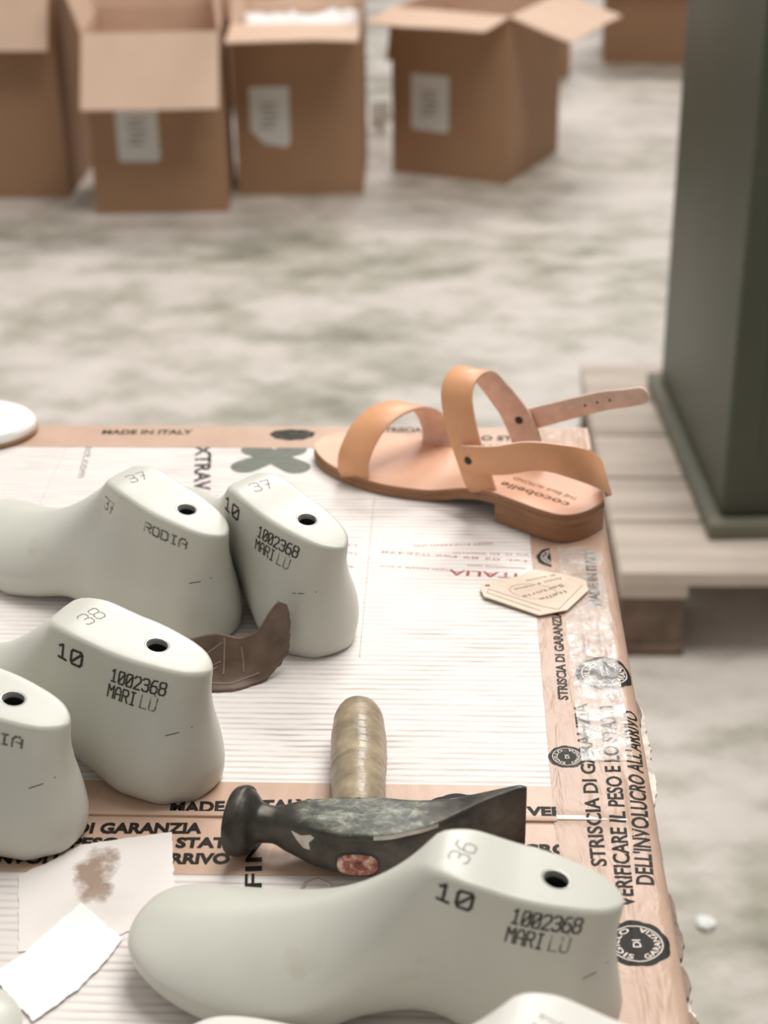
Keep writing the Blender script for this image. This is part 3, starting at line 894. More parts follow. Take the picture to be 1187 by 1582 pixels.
def shoe_last(label, loc, ang, scale, full, marks, mat='plastic', cracks=True, bend=-10.0, twist=0.0):
    root = thing('shoe_last', label, 'shoe last', loc, R(ang), 'plastic shoe lasts on the table')
    body = last_body(scale, full, M[mat], root, bend, twist)
    bm = bmesh.new(); bm.from_mesh(body.data); bvh = BVHTree.FromBMesh(bm); bm.free()
    for kind, txt, a, c, h, t, ink in marks:
        V, F = stroke2d(txt, a, c, h, t, kind == 'near')
        if kind == 'near': V, F = side_print(bvh, 1, V, F)
        else:
            q = R(twist); hx = 35.5 * scale
            V, F = top_print(bvh, [(hx + (x - hx) * math.cos(q) - y * math.sin(q), (x - hx) * math.sin(q) + y * math.cos(q)) for x, y in V], F)
        if F: 
            nm = {'near': 'side_stamp', 'top': 'size_number'}[kind]
            mesh(nm, V, F, M[ink], root, smooth=False)
    if cracks:
        V, F = [], []
        for (x0, z0_, x1, z1_) in ((11, 44, 16, 42.6), (16, 42.6, 21, 41.8)):
            k = len(V); V += [(x0 * scale, z0_), (x0 * scale, z0_ + 0.5), (x1 * scale, z1_ + 0.5), (x1 * scale, z1_)]; F.append((k, k + 1, k + 2, k + 3))
        V, F = side_print(bvh, 1, V, F)
        if F: mesh('scratch', V, F, M['stamp'], root, smooth=False)
    return root

# marks on the flank are read from the heel side: toe is to the viewer's left, so x runs from high (left) to low (right)
def rz_(x, d): return (x, 72.0 + 0.212 * x - d)      # d mm below the sloping rim of the cone
def marilu(sz, last=True):
    return [('near', '10', rz_(83, 14), rz_(68, 13.5), 8.4, 1.5, 'stamp'),
            ('near', '1002368', rz_(51, 14), rz_(23, 13.5), 7.2, 0.95, 'stamp'),
            ('near', 'MARI', rz_(53, 23.5), rz_(38, 23.2), 7.0, 0.9, 'stamp'),
            ('near', 'LU', rz_(35.2, 23.2), rz_(27.5, 23.1), 7.0, 0.75, 'stamp_faint'),
            ('top', sz, (72, 7), (68.5, -6), 8.5, 0.6, 'engraved')]
def rodia(sz):
    return [('near', sz, rz_(89, 18), rz_(80, 18), 8.0, 1.0, 'stamp_faint'),
            ('near', 'RODIA', rz_(53, 14), rz_(24, 13.5), 5.6, 1.3, 'stamp_faint'),
            ('top', sz, (74, 6), (70.5, -6), 8.0, 0.6, 'engraved')]

def place(hole_xy_z, ang, scale, twist=0.0):
    """root position from the point of the back rim of the cone"""
    (bx, by), z = hole_xy_z
    lx = (35.5 - 30.0 * math.cos(R(twist))) * scale; ly = -30.0 * math.sin(R(twist)) * scale
    return (bx - math.cos(R(ang)) * lx + math.sin(R(ang)) * ly, by - math.sin(R(ang)) * lx - math.cos(R(ang)) * ly, z)

shoe_last('pale plastic shoe last marked 37, back row, toe cut by left edge', place(((-132.5, 867), TOP + 0.3), 150, 1.0, -3.5), 150, 1.0, True, rodia('37'), bend=-12, twist=-3.5)
shoe_last('pale shoe last numbered 37 with a dark 10 stamp, rightmost of the back row', place(((-61, 852.3), TOP + 0.3), 124.5, 1.0, 15.5), 124.5, 1.0, False, marilu('37'), bend=22, twist=15.5)
shoe_last('pale shoe last numbered 38 with a dark 10 stamp, in front of the brown scrap', place(((-120.8, 716.5), TOP + 0.3), 156.0, 1.025, 5.5), 156.0, 1.025, False, marilu('38'), bend=-6.0, twist=5.5)
shoe_last('pale shoe last at the left edge, hole cut by the frame, heel on torn card', place(((-185.1, 669.6), TOP + 0.3), 165.0, 1.0, -2.0), 165.0, 1.0, True, rodia('37'), bend=8.0, twist=-2.0)
shoe_last('whole pale plastic shoe last numbered 36 in the foreground, in front of the hammer', place(((75.4, 549.1), TOP - 0.9), 171.0, 0.975, 2.5), 171.0, 0.975, False, marilu('36'), bend=-5.0, twist=2.5)
shoe_last('whitish plastic shoe last numbered 41, nearest the viewer, cut by the bottom edge', place(((104, 434), TOP - 0.9), 164.0, 1.02), 164.0, 1.02, False, rodia('41'), 'plastic_white', bend=-6.0)

# ------------------------------------------------------------------ sandal
sand = thing('sandal', 'tan leather sandal with open ankle strap on the far right corner of the table', 'sandal', (109.0, 1024.2, TOP + 1.0), R(154.02))
near = [(-2, 10), (-0.5, 22), (2.8, 32), (9, 40.5), (18.1, 45.0), (32, 44), (49, 40), (69, 35), (87, 28.5), (106, 25.5), (128, 30), (145, 33.3), (163, 34.2), (186, 30.7), (201, 26), (214, 20), (225, 12), (231.5, 4)]
far = [(233, -5), (231, -15), (223.5, -27), (210, -38), (190, -46), (167, -48), (143, -46), (120, -38), (95, -27), (73, -20), (52, -17), (35, -15.5), (23, -12.5), (11, -7), (3, 0)]
outl = catmull([(x, y, 0) for x, y in near + far + [near[0]]], 5)[:-1]
def sole_z(x):            # height of the underside of the leather sole
    t = min(1, max(0, (x - 66) / 62)); t = t * t * (3 - 2 * t)
    toe = max(0, (x - 200) / 33) ** 2 * 3.0
    return 13.0 * (1 - t) + toe
def inset(P_, d):
    out = []; n = len(P_)
    for i in range(n):
        t = (P_[(i + 1) % n] - P_[i - 1]).normalized(); nr = Vector((-t.y, t.x, 0))
        out.append(P_[i] + nr * d)
    return out
ctr = sum(outl, Vector()) / len(outl)
s_in = 1 if (inset(outl, 1.0)[20] - ctr).length < (outl[20] - ctr).length else -1
def layer(name, zl, zh, d, mats, x_max=None):
    # a lofted slab following the sole curve, triangulated across with a centre fan grid
    m_ = MB(); P_ = inset(outl, d * s_in) if d else outl
    if x_max:
        P_ = [q for q in P_ if q.x <= x_max]
        i0 = max(range(len(P_)), key=lambda i: (P_[i].x if P_[i].y < 0 else -1e9)); P_ = P_[i0:] + P_[:i0]
    n = len(P_)
    cl_ = [Vector((q.x, q.y, 0)) for q in P_]
    for fz, flip in ((zl, True), (zh, False)):
        pass
    rings = []
    mid = lambda q: Vector((q.x, np.interp(q.x, [0, 25, 70, 105, 150, 190, 233], [13, 15, 8, -4, -7, -8, -5]), 0))
    for kz, s in (('l', 0.0), ('l', 0.5), ('l', 0.97), ('l', 1.0), ('h', 1.0), ('h', 0.985), ('h', 0.7), ('h', 0.35), ('h', 0.0)):
        f = zl if kz == 'l' else zh
        ring = []
        for q in cl_:
            e = mid(q).lerp(q, s)
            zz = f(e.x) - (0.5 if (kz == 'h' and s == 1.0) else 0) 
            ring.append((e.x, e.y, zz))
        rings.append(ring)
    m_.loft(rings, cap=False)
    side_rows = {3}
    m_.m = []
    for i in range(len(rings) - 1):
        m_.m += [(1 if i in side_rows else 0)] * n
    return m_.build(name, mats, sand, sharp=40)
layer('outsole', lambda x: sole_z(x), lambda x: sole_z(x) + 4.2, 0.0, [M['sole_edge'], M['sole_edge']])
layer('insole', lambda x: sole_z(x) + 4.3, lambda x: sole_z(x) + 8.2, 0.5, [M['insole'], M['sole_edge']])
layer('heel', lambda x: 0.0, lambda x: sole_z(x) - 0.1, 0.3, [M['sole_edge'], M['sole_edge']], 71)
layer('rubber_sole', lambda x: sole_z(x) - 1.2 if x > 72 else sole_z(x) - 0.6, lambda x: sole_z(x) - 0.1, 1.0, [M['torn_dark'], M['torn_dark']])

def strap(name, path, width, wref, thick=2.2, n=8, taper=None, flipm=False, round_end=False):
    C = catmull(path, n); rings = []; N = len(C)
    for i, c_ in enumerate(C):
        t = (C[min(i + 1, N - 1)] - C[max(i - 1, 0)]).normalized()
        wr = Vector(wref(i / (N - 1))) if callable(wref) else Vector(wref)
        wv = (wr - t * wr.dot(t)).normalized(); nr = t.cross(wv)
        wd = width * (taper(i / (N - 1)) if taper else 1) / 2
        k = 0.35
        rings.append([c_ + wv * (wd - k) + nr * thick / 2, c_ - wv * (wd - k) + nr * thick / 2, c_ - wv * wd + nr * (thick / 2 - k), c_ - wv * wd - nr * (thick / 2 - k),
                      c_ - wv * (wd - k) - nr * thick / 2, c_ + wv * (wd - k) - nr * thick / 2, c_ + wv * wd - nr * (thick / 2 - k), c_ + wv * wd + nr * (thick / 2 - k)])
    m_ = MB(); m_.loft(rings)
    a, c2 = (0, 1) if not flipm else (1, 0)
    row = [a, a, 1, c2, c2, c2, 1, a]
    m_.m = row * (N - 1) + [1, 1]
    return m_.build(name, [M['leather'], M['suede']], sand, sharp=50)
strap('toe_strap', [(182, 28, 4), (182.5, 31.5, 12), (181.5, 30, 25), (178, 18, 40), (172, 1, 48), (164, -20, 47), (157, -37, 36), (154, -46, 19), (152, -43.5, 5)], 25, (1, 0, 0), flipm=False)
strap('ankle_strap', [(78, 24, 11), (81.5, 29.5, 20), (87, 30.5, 35), (97, 29, 60), (104.5, 23, 83), (105, 11, 93), (101, -4, 91.5), (93, -14, 77), (81, -20.5, 58), (73, -22, 42), (68, -21, 27), (65, -17, 13)], 23, (1, 0, 0), flipm=False)
rnd = lambda t: (min(1.0, math.sqrt(max(0.02, 1 - (1 - t / 0.10) ** 2))) if t < 0.10 else 1.0)
hw_ = lambda t: (0.15, 0.1, 1) if t < 0.5 else (0.15 + 0.9 * (t - 0.5), 0.1 - 0.9 * (t - 0.5), 1)
strap('heel_strap', [(99, 32, 40.5), (90, 33.5, 41.5), (64, 39.5, 49), (40, 43.5, 59), (20, 40, 59.5), (6, 28, 52), (0.5, 14, 41), (1.5, 1, 31), (7, -7, 25)], 21.5, hw_, flipm=False, taper=rnd)
tp_ = lambda t: (1.0 - 0.28 * t) * (1 if t < 0.93 else math.sqrt(max(0.05, 1 - ((t - 0.93) / 0.075) ** 2)))
tl = strap('buckle_strap', [(85, -25.5, 45.5), (70, -25, 52.5), (47, -24, 63.5), (17, -22.5, 77.5), (-2, -22, 84), (-17, -22, 89.5)], 17, (0.35, 0.1, 1), flipm=True, taper=tp_)
def disc(name, c, nrm, r, h, mat, parent, n=20):
    nrm = Vector(nrm).normalized(); a = nrm.orthogonal().normalized(); c2 = nrm.cross(a); c = Vector(c); m_ = MB()
    ci = lambda rr, hh: [c + nrm * hh + (a * math.cos(2 * math.pi * k / n) + c2 * math.sin(2 * math.pi * k / n)) * rr for k in range(n)]
    m_.loft([ci(r, -h), ci(r, h * 0.5), ci(r * 0.75, h), ci(r * 0.35, h), ci(r * 0.3, h * 0.6)]); return m_.build(name, mat, parent)
disc('rivet', (89.5, 34.8, 41.5), (0, 1, 0.1), 3.0, 0.8, M['rivet'], sand)
disc('rivet', (76.5, -20.2, 52.5), (0.1, 1, 0.1), 3.0, 0.8, M['rivet'], sand)
for q in ((28, -21.7, 72.5), (19, -21.3, 76.6), (10, -21.0, 80.2)):
    disc('punched_hole', q, (0, 1, 0.2), 0.9, 0.25, M['rivet'], sand, 10)
p = Print(lambda x, y, l: (x, y, sole_z(x) + 8.2 + l), 0.12, 4.0)
p.put(text2d('cocobelle', (16.6, 26.1), (71.3, 15.9), 6.8, 0.012), 0)
p.put(text2d('THE Black ALMOND', (14.5, 16.3), (66.6, 5.5), 4.4, 0.0), 0)
p.build([M['brand']], sand)

# ------------------------------------------------------------------ cobbler's hammer
ham = thing('hammer', 'cobbler hammer with dark worn head and taped handle in the middle of the table', 'hammer', (-37, 658, TOP - 1.0))
ctrl = [  # s along x, spine y, z centre, half normal, half height, exponent
 (-74.5, 7.5, 18, 9, 9, 2.0), (-74, 7.5, 18, 15.5, 15.5, 2.0), (-71.5, 7.2, 18, 17.6, 17.6, 2.0), (-68, 7.0, 18, 18.0, 18.0, 2.0), (-63.5, 6.4, 18, 15.2, 15.5, 2.0), (-58, 5.4, 18, 9.6, 10.2, 2.1), (-51, 4.2, 18, 8.3, 9.2, 2.4),
 (-43, 2.8, 17.8, 10.2, 11.0, 3.2), (-34, 1.5, 17.6, 12.4, 12.2, 4.5), (-22, -1, 17.4, 15.2, 12.9, 6), (-8, -2.4, 17.2, 17.2, 13.2, 7), (6, -2.5, 17.2, 17.0, 13.2, 7), (20, -1, 17.4, 14.6, 12.8, 6),
 (32, 1.8, 17.8, 11.0, 12.6, 6), (44, 4.6, 18.2, 7.6, 13.6, 6), (56, 7.4, 18.8, 5.0, 15.6, 6), (68, 9.8, 19.2, 3.2, 17.6, 6), (77, 11.4, 19.6, 2.0, 18.8, 6), (80.5, 11.9, 19.6, 1.2, 18.0, 5)]
arr = np.array(ctrl); sx_ = np.linspace(0, len(ctrl) - 1, 110)
cols = [pchip(range(len(ctrl)), arr[:, k], sx_) for k in range(6)]
rings = []; nsec = 40
for i in range(110):
    s, y, z, a, h, e = [c[i] for c in cols]; s *= 0.95
    j0, j1 = max(0, i - 1), min(109, i + 1)
    t = Vector((cols[0][j1] - cols[0][j0], cols[1][j1] - cols[1][j0], 0)).normalized() if cols[0][i] > -66 else Vector((0.97, -0.24, 0)).normalized()
    nr = Vector((-t.y, t.x, 0)); ring = []
    for k in range(nsec):
        q = 2 * math.pi * k / nsec; c_, s_ = math.cos(q), math.sin(q)
        u_ = a * math.copysign(abs(c_) ** (2 / e), c_); v_ = h * math.copysign(abs(s_) ** (2 / e), s_)
        zz = z + v_
        if s > 30 and v_ > 0: pass
        ring.append((s + nr.x * u_, y + nr.y * u_, max(0.0, zz)))
    rings.append(ring)
m_ = MB(); m_.loft(rings)
head = m_.build('head', M['hammer'], ham, sharp=60)
# bare chips on the head
hb_ = bmesh.new(); hb_.from_mesh(head.data); hbvh = BVHTree.FromBMesh(hb_); hb_.free()
def front_patch(name, pts, mat, parent, lift):
    """(x, z) outline laid on the face of the head that looks toward the near edge of the table"""
    V, F = subdivide2d(pts, [tuple(range(len(pts)))], 3.0)
    out = []
    for x, z in V:
        hit = hbvh.ray_cast(Vector((x * MM, -0.1, z * MM)), Vector((0, 1, 0)))
        q = (hit[0] + hit[1] * (lift * MM if hit[1].y < 0 else -lift * MM)) / MM if hit[0] else Vector((x, -18, z))
        out.append(tuple(q))
    return mesh(name, out, F, mat, parent, smooth=False)
front_patch('bare_chip', [(-39, 24.5), (-34, 23.5), (-29, 26), (-27, 25), (-30, 21), (-29.5, 17), (-33, 16.5), (-36, 19.5)], M['bare_steel'], ham, 0.08)
V = []; F = []
for k in range(13):
    x = 2 + k * 2.6; z = 29.3 - 0.02 * (k - 5) ** 2
    hit = hbvh.ray_cast(Vector((x * MM, -0.1, 0.0275)), Vector((0, 1, 0)))
    yy = hit[0].y / MM if hit[0] else -18
    V += [(x, yy - 0.1, 28.3 - 0.1 * abs(k - 6)), (x, yy + 0.5, 30.3 - 0.1 * abs(k - 6))]
    if k: F.append((2 * k - 2, 2 * k, 2 * k + 1, 2 * k - 1))
mesh('worn_edge', V, F, M['bare_steel'], ham)
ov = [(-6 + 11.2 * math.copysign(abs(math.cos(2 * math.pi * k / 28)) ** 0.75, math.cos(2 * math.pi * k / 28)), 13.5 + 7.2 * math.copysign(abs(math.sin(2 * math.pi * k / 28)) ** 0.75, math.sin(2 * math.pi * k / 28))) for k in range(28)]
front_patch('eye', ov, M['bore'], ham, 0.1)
we = MB(); n = 28
def oval(sc, y): return [(-6 + 10.0 * sc * math.copysign(abs(math.cos(2 * math.pi * k / n)) ** 0.8, math.cos(2 * math.pi * k / n)), y + 0.35 * noise.noise(Vector((k * 0.9, sc * 3, 0))), 13.3 + 6.3 * sc * math.copysign(abs(math.sin(2 * math.pi * k / n)) ** 0.8, math.sin(2 * math.pi * k / n))) for k in range(n)]
we.loft([oval(1.0, -18.2), oval(1.0, -20.2), oval(0.85, -20.9), oval(0.55, -20.5), oval(0.2, -20.9)])
we.build('handle_end_grain', M['wood_end'], ham)
# handle: leaves the far side of the head
hd = MB(); rings = []; A = Vector((-7, 11.0, 18.2)); B_ = Vector((-12.0, 110.0, 16.8)); ax = (B_ - A).normalized(); sd = Vector((1, 0, 0)); sd = (sd - ax * sd.dot(ax)).normalized(); up = sd.cross(ax)
NH = 120
for i in range(NH + 1):
    t = i / NH; d = (B_ - A).length * t
    r = np.interp(t, [0, 0.05, 0.2, 0.38, 0.40, 0.7, 0.88, 0.96, 0.99, 1.0], [12.2, 13.0, 13.6, 14.0, 14.6, 14.8, 13.4, 11.2, 8.5, 5.5])
    ring = []
    for k in range(32):
        q = 2 * math.pi * k / 32
        wrap = 0.32 * (((d / 6.5 + k / 32.0 * (1 if t < .38 else -.6)) % 1.0)) if 0.03 < t < 0.95 else 0
        wr = 0.3 * noise.noise(Vector((math.cos(q) * 1.5, math.sin(q) * 1.5, d * 0.08)))
        pnt = A + ax * d + (sd * math.cos(q) * 1.0 + up * math.sin(q) * 0.98) * (r + wrap + wr)
        ring.append((pnt.x, pnt.y, max(0.1, pnt.z)))
    rings.append(ring)
hd.loft(rings); hd.build('taped_handle', M['handle_tape'], ham, sharp=30)
nk = MB(); nk.loft([[(-7 + 10.8 * math.cos(2 * math.pi * k / 28), y, 17.4 + 11.5 * math.sin(2 * math.pi * k / 28)) for k in range(28)] for y in (6, 13.5)]); nk.build('handle_neck', M['wood'], ham)

# ------------------------------------------------------------------ loose scraps on the table
def flat_thing(name, label, cat, poly, z, thick, mat, zf=None, rough_edge=0.0, sub=4.0, seed=0):
    c = (sum(q[0] for q in poly) / len(poly), sum(q[1] for q in poly) / len(poly))
    pts = []
    for i in range(len(poly)):
        a, e = Vector(poly[i]), Vector(poly[(i + 1) % len(poly)])
        n_ = max(1, int((e - a).length / 2.0)) if rough_edge else 1
        d = (e - a).normalized() if (e - a).length else Vector((1, 0)); nn = Vector((-d.y, d.x))
        for k in range(n_):
            q = a.lerp(e, k / n_)
            if rough_edge: q = q + nn * rough_edge * (noise.noise(Vector((q.x * 0.35, q.y * 0.35, seed))) + 0.6 * noise.noise(Vector((q.x * 1.1, q.y * 1.1, seed + 3))))
            pts.append((q.x - c[0], q.y - c[1]))
    V, F = subdivide2d(pts, [tuple(range(len(pts)))], sub)
    bm = bmesh.new()
    vv = [bm.verts.new((x, y, (zf(x, y) if zf else 0))) for x, y in V]
    for f in F: bm.faces.new([vv[i] for i in f])
    bmesh.ops.recalc_face_normals(bm, faces=bm.faces)
    if sum(f.normal.z for f in bm.faces) < 0: bmesh.ops.reverse_faces(bm, faces=bm.faces)
    r = bmesh.ops.extrude_face_region(bm, geom=bm.faces[:])
    for v in [g for g in r['geom'] if isinstance(g, bmesh.types.BMVert)]: v.co.z += thick
    bmesh.ops.recalc_face_normals(bm, faces=bm.faces)
    bm.verts.index_update()
    vs2 = [tuple(v.co) for v in bm.verts]; fs2 = [tuple(v.index for v in f.verts) for f in bm.faces]; bm.free()
    o = mesh(name, vs2, fs2, mat, None, loc=(c[0], c[1], z), sharp=40)
    return tag(o, label, cat), c

cs, cc_ = flat_thing('torn_card', 'stained torn white card lying over the near tape, behind the white paper scrap', 'card scrap',
    [(-211.8, 642.2), (-198.9, 652.5), (-185.4, 666.6), (-161.7, 672.9), (-140.9, 678.1), (-136.5, 654.0), (-130.9, 623.1), (-145.3, 606.1), (-163.2, 594.5), (-199.0, 587.9)], TOP - 1.3, 0.5, None or M['board'], rough_edge=0.7, sub=6, seed=4)
# its stain is placed in the card's own frame
STAIN = (STAIN[0] - cc_[0], STAIN[1] - cc_[1]); cs.data.materials.clear(); cs.data.materials.append(mat_stain())
flat_thing('torn_paper', 'bright white torn paper scrap at the lower left, beside the toe of the front last', 'paper scrap',
    [(-207.7, 571.4), (-197.4, 583.6), (-186.5, 603.3), (-176.1, 622.0), (-162.7, 608.0), (-151.5, 597.5), (-159.1, 576.5), (-166.1, 563.4), (-172.0, 555.1), (-181.6, 543.3), (-193.8, 555.7)], TOP - 0.6, 0.3, M['white_paper'], rough_edge=0.9, sub=5, seed=9,
    zf=lambda x, y: 0.5 + 0.6 * noise.noise(Vector((x * 0.04, y * 0.04, 1))))
th_, tc_ = flat_thing('card_label', 'cream cut-cornered card label with script lying across the tape below the sandal', 'label',
    [(20.5, 925.8), (23.1, 931.7), (44.2, 940.5), (56.8, 950.1), (78.2, 942.8), (88.6, 936.2), (89.4, 923.8), (74.4, 899.3), (57.1, 893.4), (22.8, 915.2)], TOP + 1.0, 0.9, M['card_tag'], sub=4,
    zf=lambda x, y: 0.4 + 0.8 * max(0, (y / 30)) + 0.02 * abs(x))
lz = lambda x, y: 0.4 + 0.8 * max(0, (y / 30)) + 0.02 * abs(x) + 1.0
rel = lambda q: (q[0] - tc_[0], q[1] - tc_[1])
p = Print(lambda x, y, l: (x, y, lz(x, y) + l), 0.05, 4.0)
def lineq(a, c, t):
    a, c = Vector(a), Vector(c); d = (c - a).normalized(); q = Vector((-d.y, d.x)) * t / 2
    return [tuple(a + q), tuple(c + q), tuple(c - q), tuple(a - q)], [(0, 1, 2, 3)]
for a_, c_ in (((25.9, 924.2), (59.2, 903.7)), ((59.2, 903.7), (69.2, 899.9)), ((69.2, 899.9), (86.2, 930.3)), ((25.9, 924.2), (25.0, 919.3)), ((25.0, 919.3), (58.2, 898.2))):
    p.put(lineq(rel(a_), rel(c_), 0.35))
for txt, a_, c_, h_ in (('Sartoria', (73.0, 931.8), (46.7, 916.4), 3.4), ('fatto a mano', (72.6, 940.2), (42.0, 925.4), 2.6), ('Italia', (74.2, 923.5), (57.2, 913.4), 3.0), ('di cuoio', (69.5, 944.4), (49.9, 936.4), 2.4)):
    p.put(text2d(txt, rel(a_), rel(c_), h_, -0.005))
p.put(ring2d(rel((54.3, 922.3)), 15.0, 15.3, 40, sy=0.6, rot=R(-10)))
q_ = rel((25.1, 928.4)); p.put(([(q_[0] - 1.6, q_[1] - 1.2), (q_[0] + 1.8, q_[1] - 0.9), (q_[0] + 1.5, q_[1] + 1.4), (q_[0] - 1.3, q_[1] + 1.0)], [(0, 1, 2, 3)]))
p.build([M['tag_line']], th_)

# curled brown scrap between the lasts
V = []; F = []; nu, nv = 40, 22
sc_o = (-119.6, 812.9)
for i in range(nu + 1):
    u_ = i / nu
    for j in range(nv + 1):
        v_ = j / nv
        # u runs left to right, v from the near lower edge up to the far upper edge
        x0_, y0_ = pchip([0, 0.35, 0.7, 0.88, 1], [-36, -12, 8, 18, 25], [u_])[0], pchip([0, 0.35, 0.7, 0.9, 1], [-8, -7, 1, 11, 18], [u_])[0]
        wv = 0.7 * noise.noise(Vector((u_ * 5, v_ * 4, 2)))
        hgt = np.interp(u_, [0, 0.5, 0.68, 0.8, 0.9, 0.97, 1], [26, 27, 30, 38, 43, 42, 35])
        lean = np.interp(u_, [0, 0.6, 1], [20, 16, 4])
        vv = v_ ** 1.3
        x = x0_ + 3 * vv * u_ + (6 * (v_ - 0.5) * max(0, u_ - 0.85) * -2)
        y = y0_ + lean * math.sin(v_ * math.pi * 0.62) + 1.6 * wv
        z = 0.4 + hgt * vv * (1 - 0.08 * math.cos(u_ * 11)) + 1.0 * wv * v_
        if j == 0 or i == nu: x += 0.8 * noise.noise(Vector((i * 1.3, j * 1.7, 0))); y += 0.8 * noise.noise(Vector((i * 1.7, j * 1.1, 5)))
        z += 13.0 * max(0.0, (u_ - 0.72) / 0.28) ** 2 * (1 - v_)
        if u_ > 0.9: z += 1.5 * noise.noise(Vector((j * 0.9, i * 0.5, 8)))
        V.append((x, y, max(0.2, z)))
for i in range(nu):
    for j in range(nv):
        a = i * (nv + 1) + j; F.append((a, a + nv + 1, a + nv + 2, a + 1))
scr = thing('leather_scrap', 'curled dark brown leather scrap standing between the shoe lasts', 'leather scrap', (sc_o[0], sc_o[1], TOP + 0.2))
so = mesh('scrap_body', V, F, M['scrap'], scr)
md = so.modifiers.new('thick', 'SOLIDIFY'); md.thickness = 0.0016; md.offset = 0
def on_scrap(u_, v_, l):
    i, j = u_ * nu, v_ * nv; i0, j0 = min(int(i), nu - 1), min(int(j), nv - 1); fi, fj = i - i0, j - j0
    g = lambda a, c: Vector(V[a * (nv + 1) + c])
    q = g(i0, j0) * (1 - fi) * (1 - fj) + g(i0 + 1, j0) * fi * (1 - fj) + g(i0, j0 + 1) * (1 - fi) * fj + g(i0 + 1, j0 + 1) * fi * fj
    return q + Vector((0, -0.9 - l, 0.35 + l))
vn = MB()
for (a_, c_) in (((.10, .98), (.16, .35)), ((.16, .55), (.34, .85)), ((.36, .95), (.36, .3)), ((.16, .35), (.33, .5)), ((.02, .9), (.14, .7)), ((.52, .8), (.56, .3)), ((.2, .3), (.3, .42)), ((.0, .16), (.45, .14)), ((.45, .14), (.72, .24))):
    rr = []
    for k in range(11):
        t = k / 10; q = on_scrap(a_[0] + (c_[0] - a_[0]) * t, a_[1] + (c_[1] - a_[1]) * t, 0.15)
        d = on_scrap(c_[0], c_[1], 0) - on_scrap(a_[0], a_[1], 0); d.normalize(); s2 = d.cross(Vector((0, -0.7, 0.7))).normalized() * 0.45
        rr.append([q + s2, q + Vector((0, -.3, .3)), q - s2])
    vn.loft(rr, closed=False, cap=False)
vn.build('pale_crease', M['scrap_vein'], scr)

# white pad at the far left corner
pad_c = (-380.2, 1166.5)
pm = MB()
pr_ = lambda s, z: [(60 * s * math.cos(2 * math.pi * k / 64), 42 * s * math.sin(2 * math.pi * k / 64), z) for k in range(64)]
pm.loft([pr_(0.97, 0), pr_(1.0, 0.8), pr_(1.0, 2.6), pr_(0.985, 3.0)]); 
PD = thing('round_pad', 'white round pad with a brown underside at the far left corner of the table', 'pad', (pad_c[0], pad_c[1], TOP + 0.8))
pm.build('brown_base', M['sole_edge'], PD)
pm = MB(); pm.loft([pr_(0.96, 3.0), pr_(0.985, 4), pr_(0.985, 8.0), pr_(0.95, 10.5), pr_(0.85, 12), pr_(0.5, 13), pr_(0.1, 13.3)]); pm.build('white_top', M['pad_white'], PD)

# rounded last toe at the lower left corner
shoe_last('pale plastic shoe last toe peeking in at the bottom left corner', (-210 - 236 * math.cos(R(72)), 551 - 236 * math.sin(R(72)), TOP - 0.9), 72.0, 1.0, False, [], cracks=False)

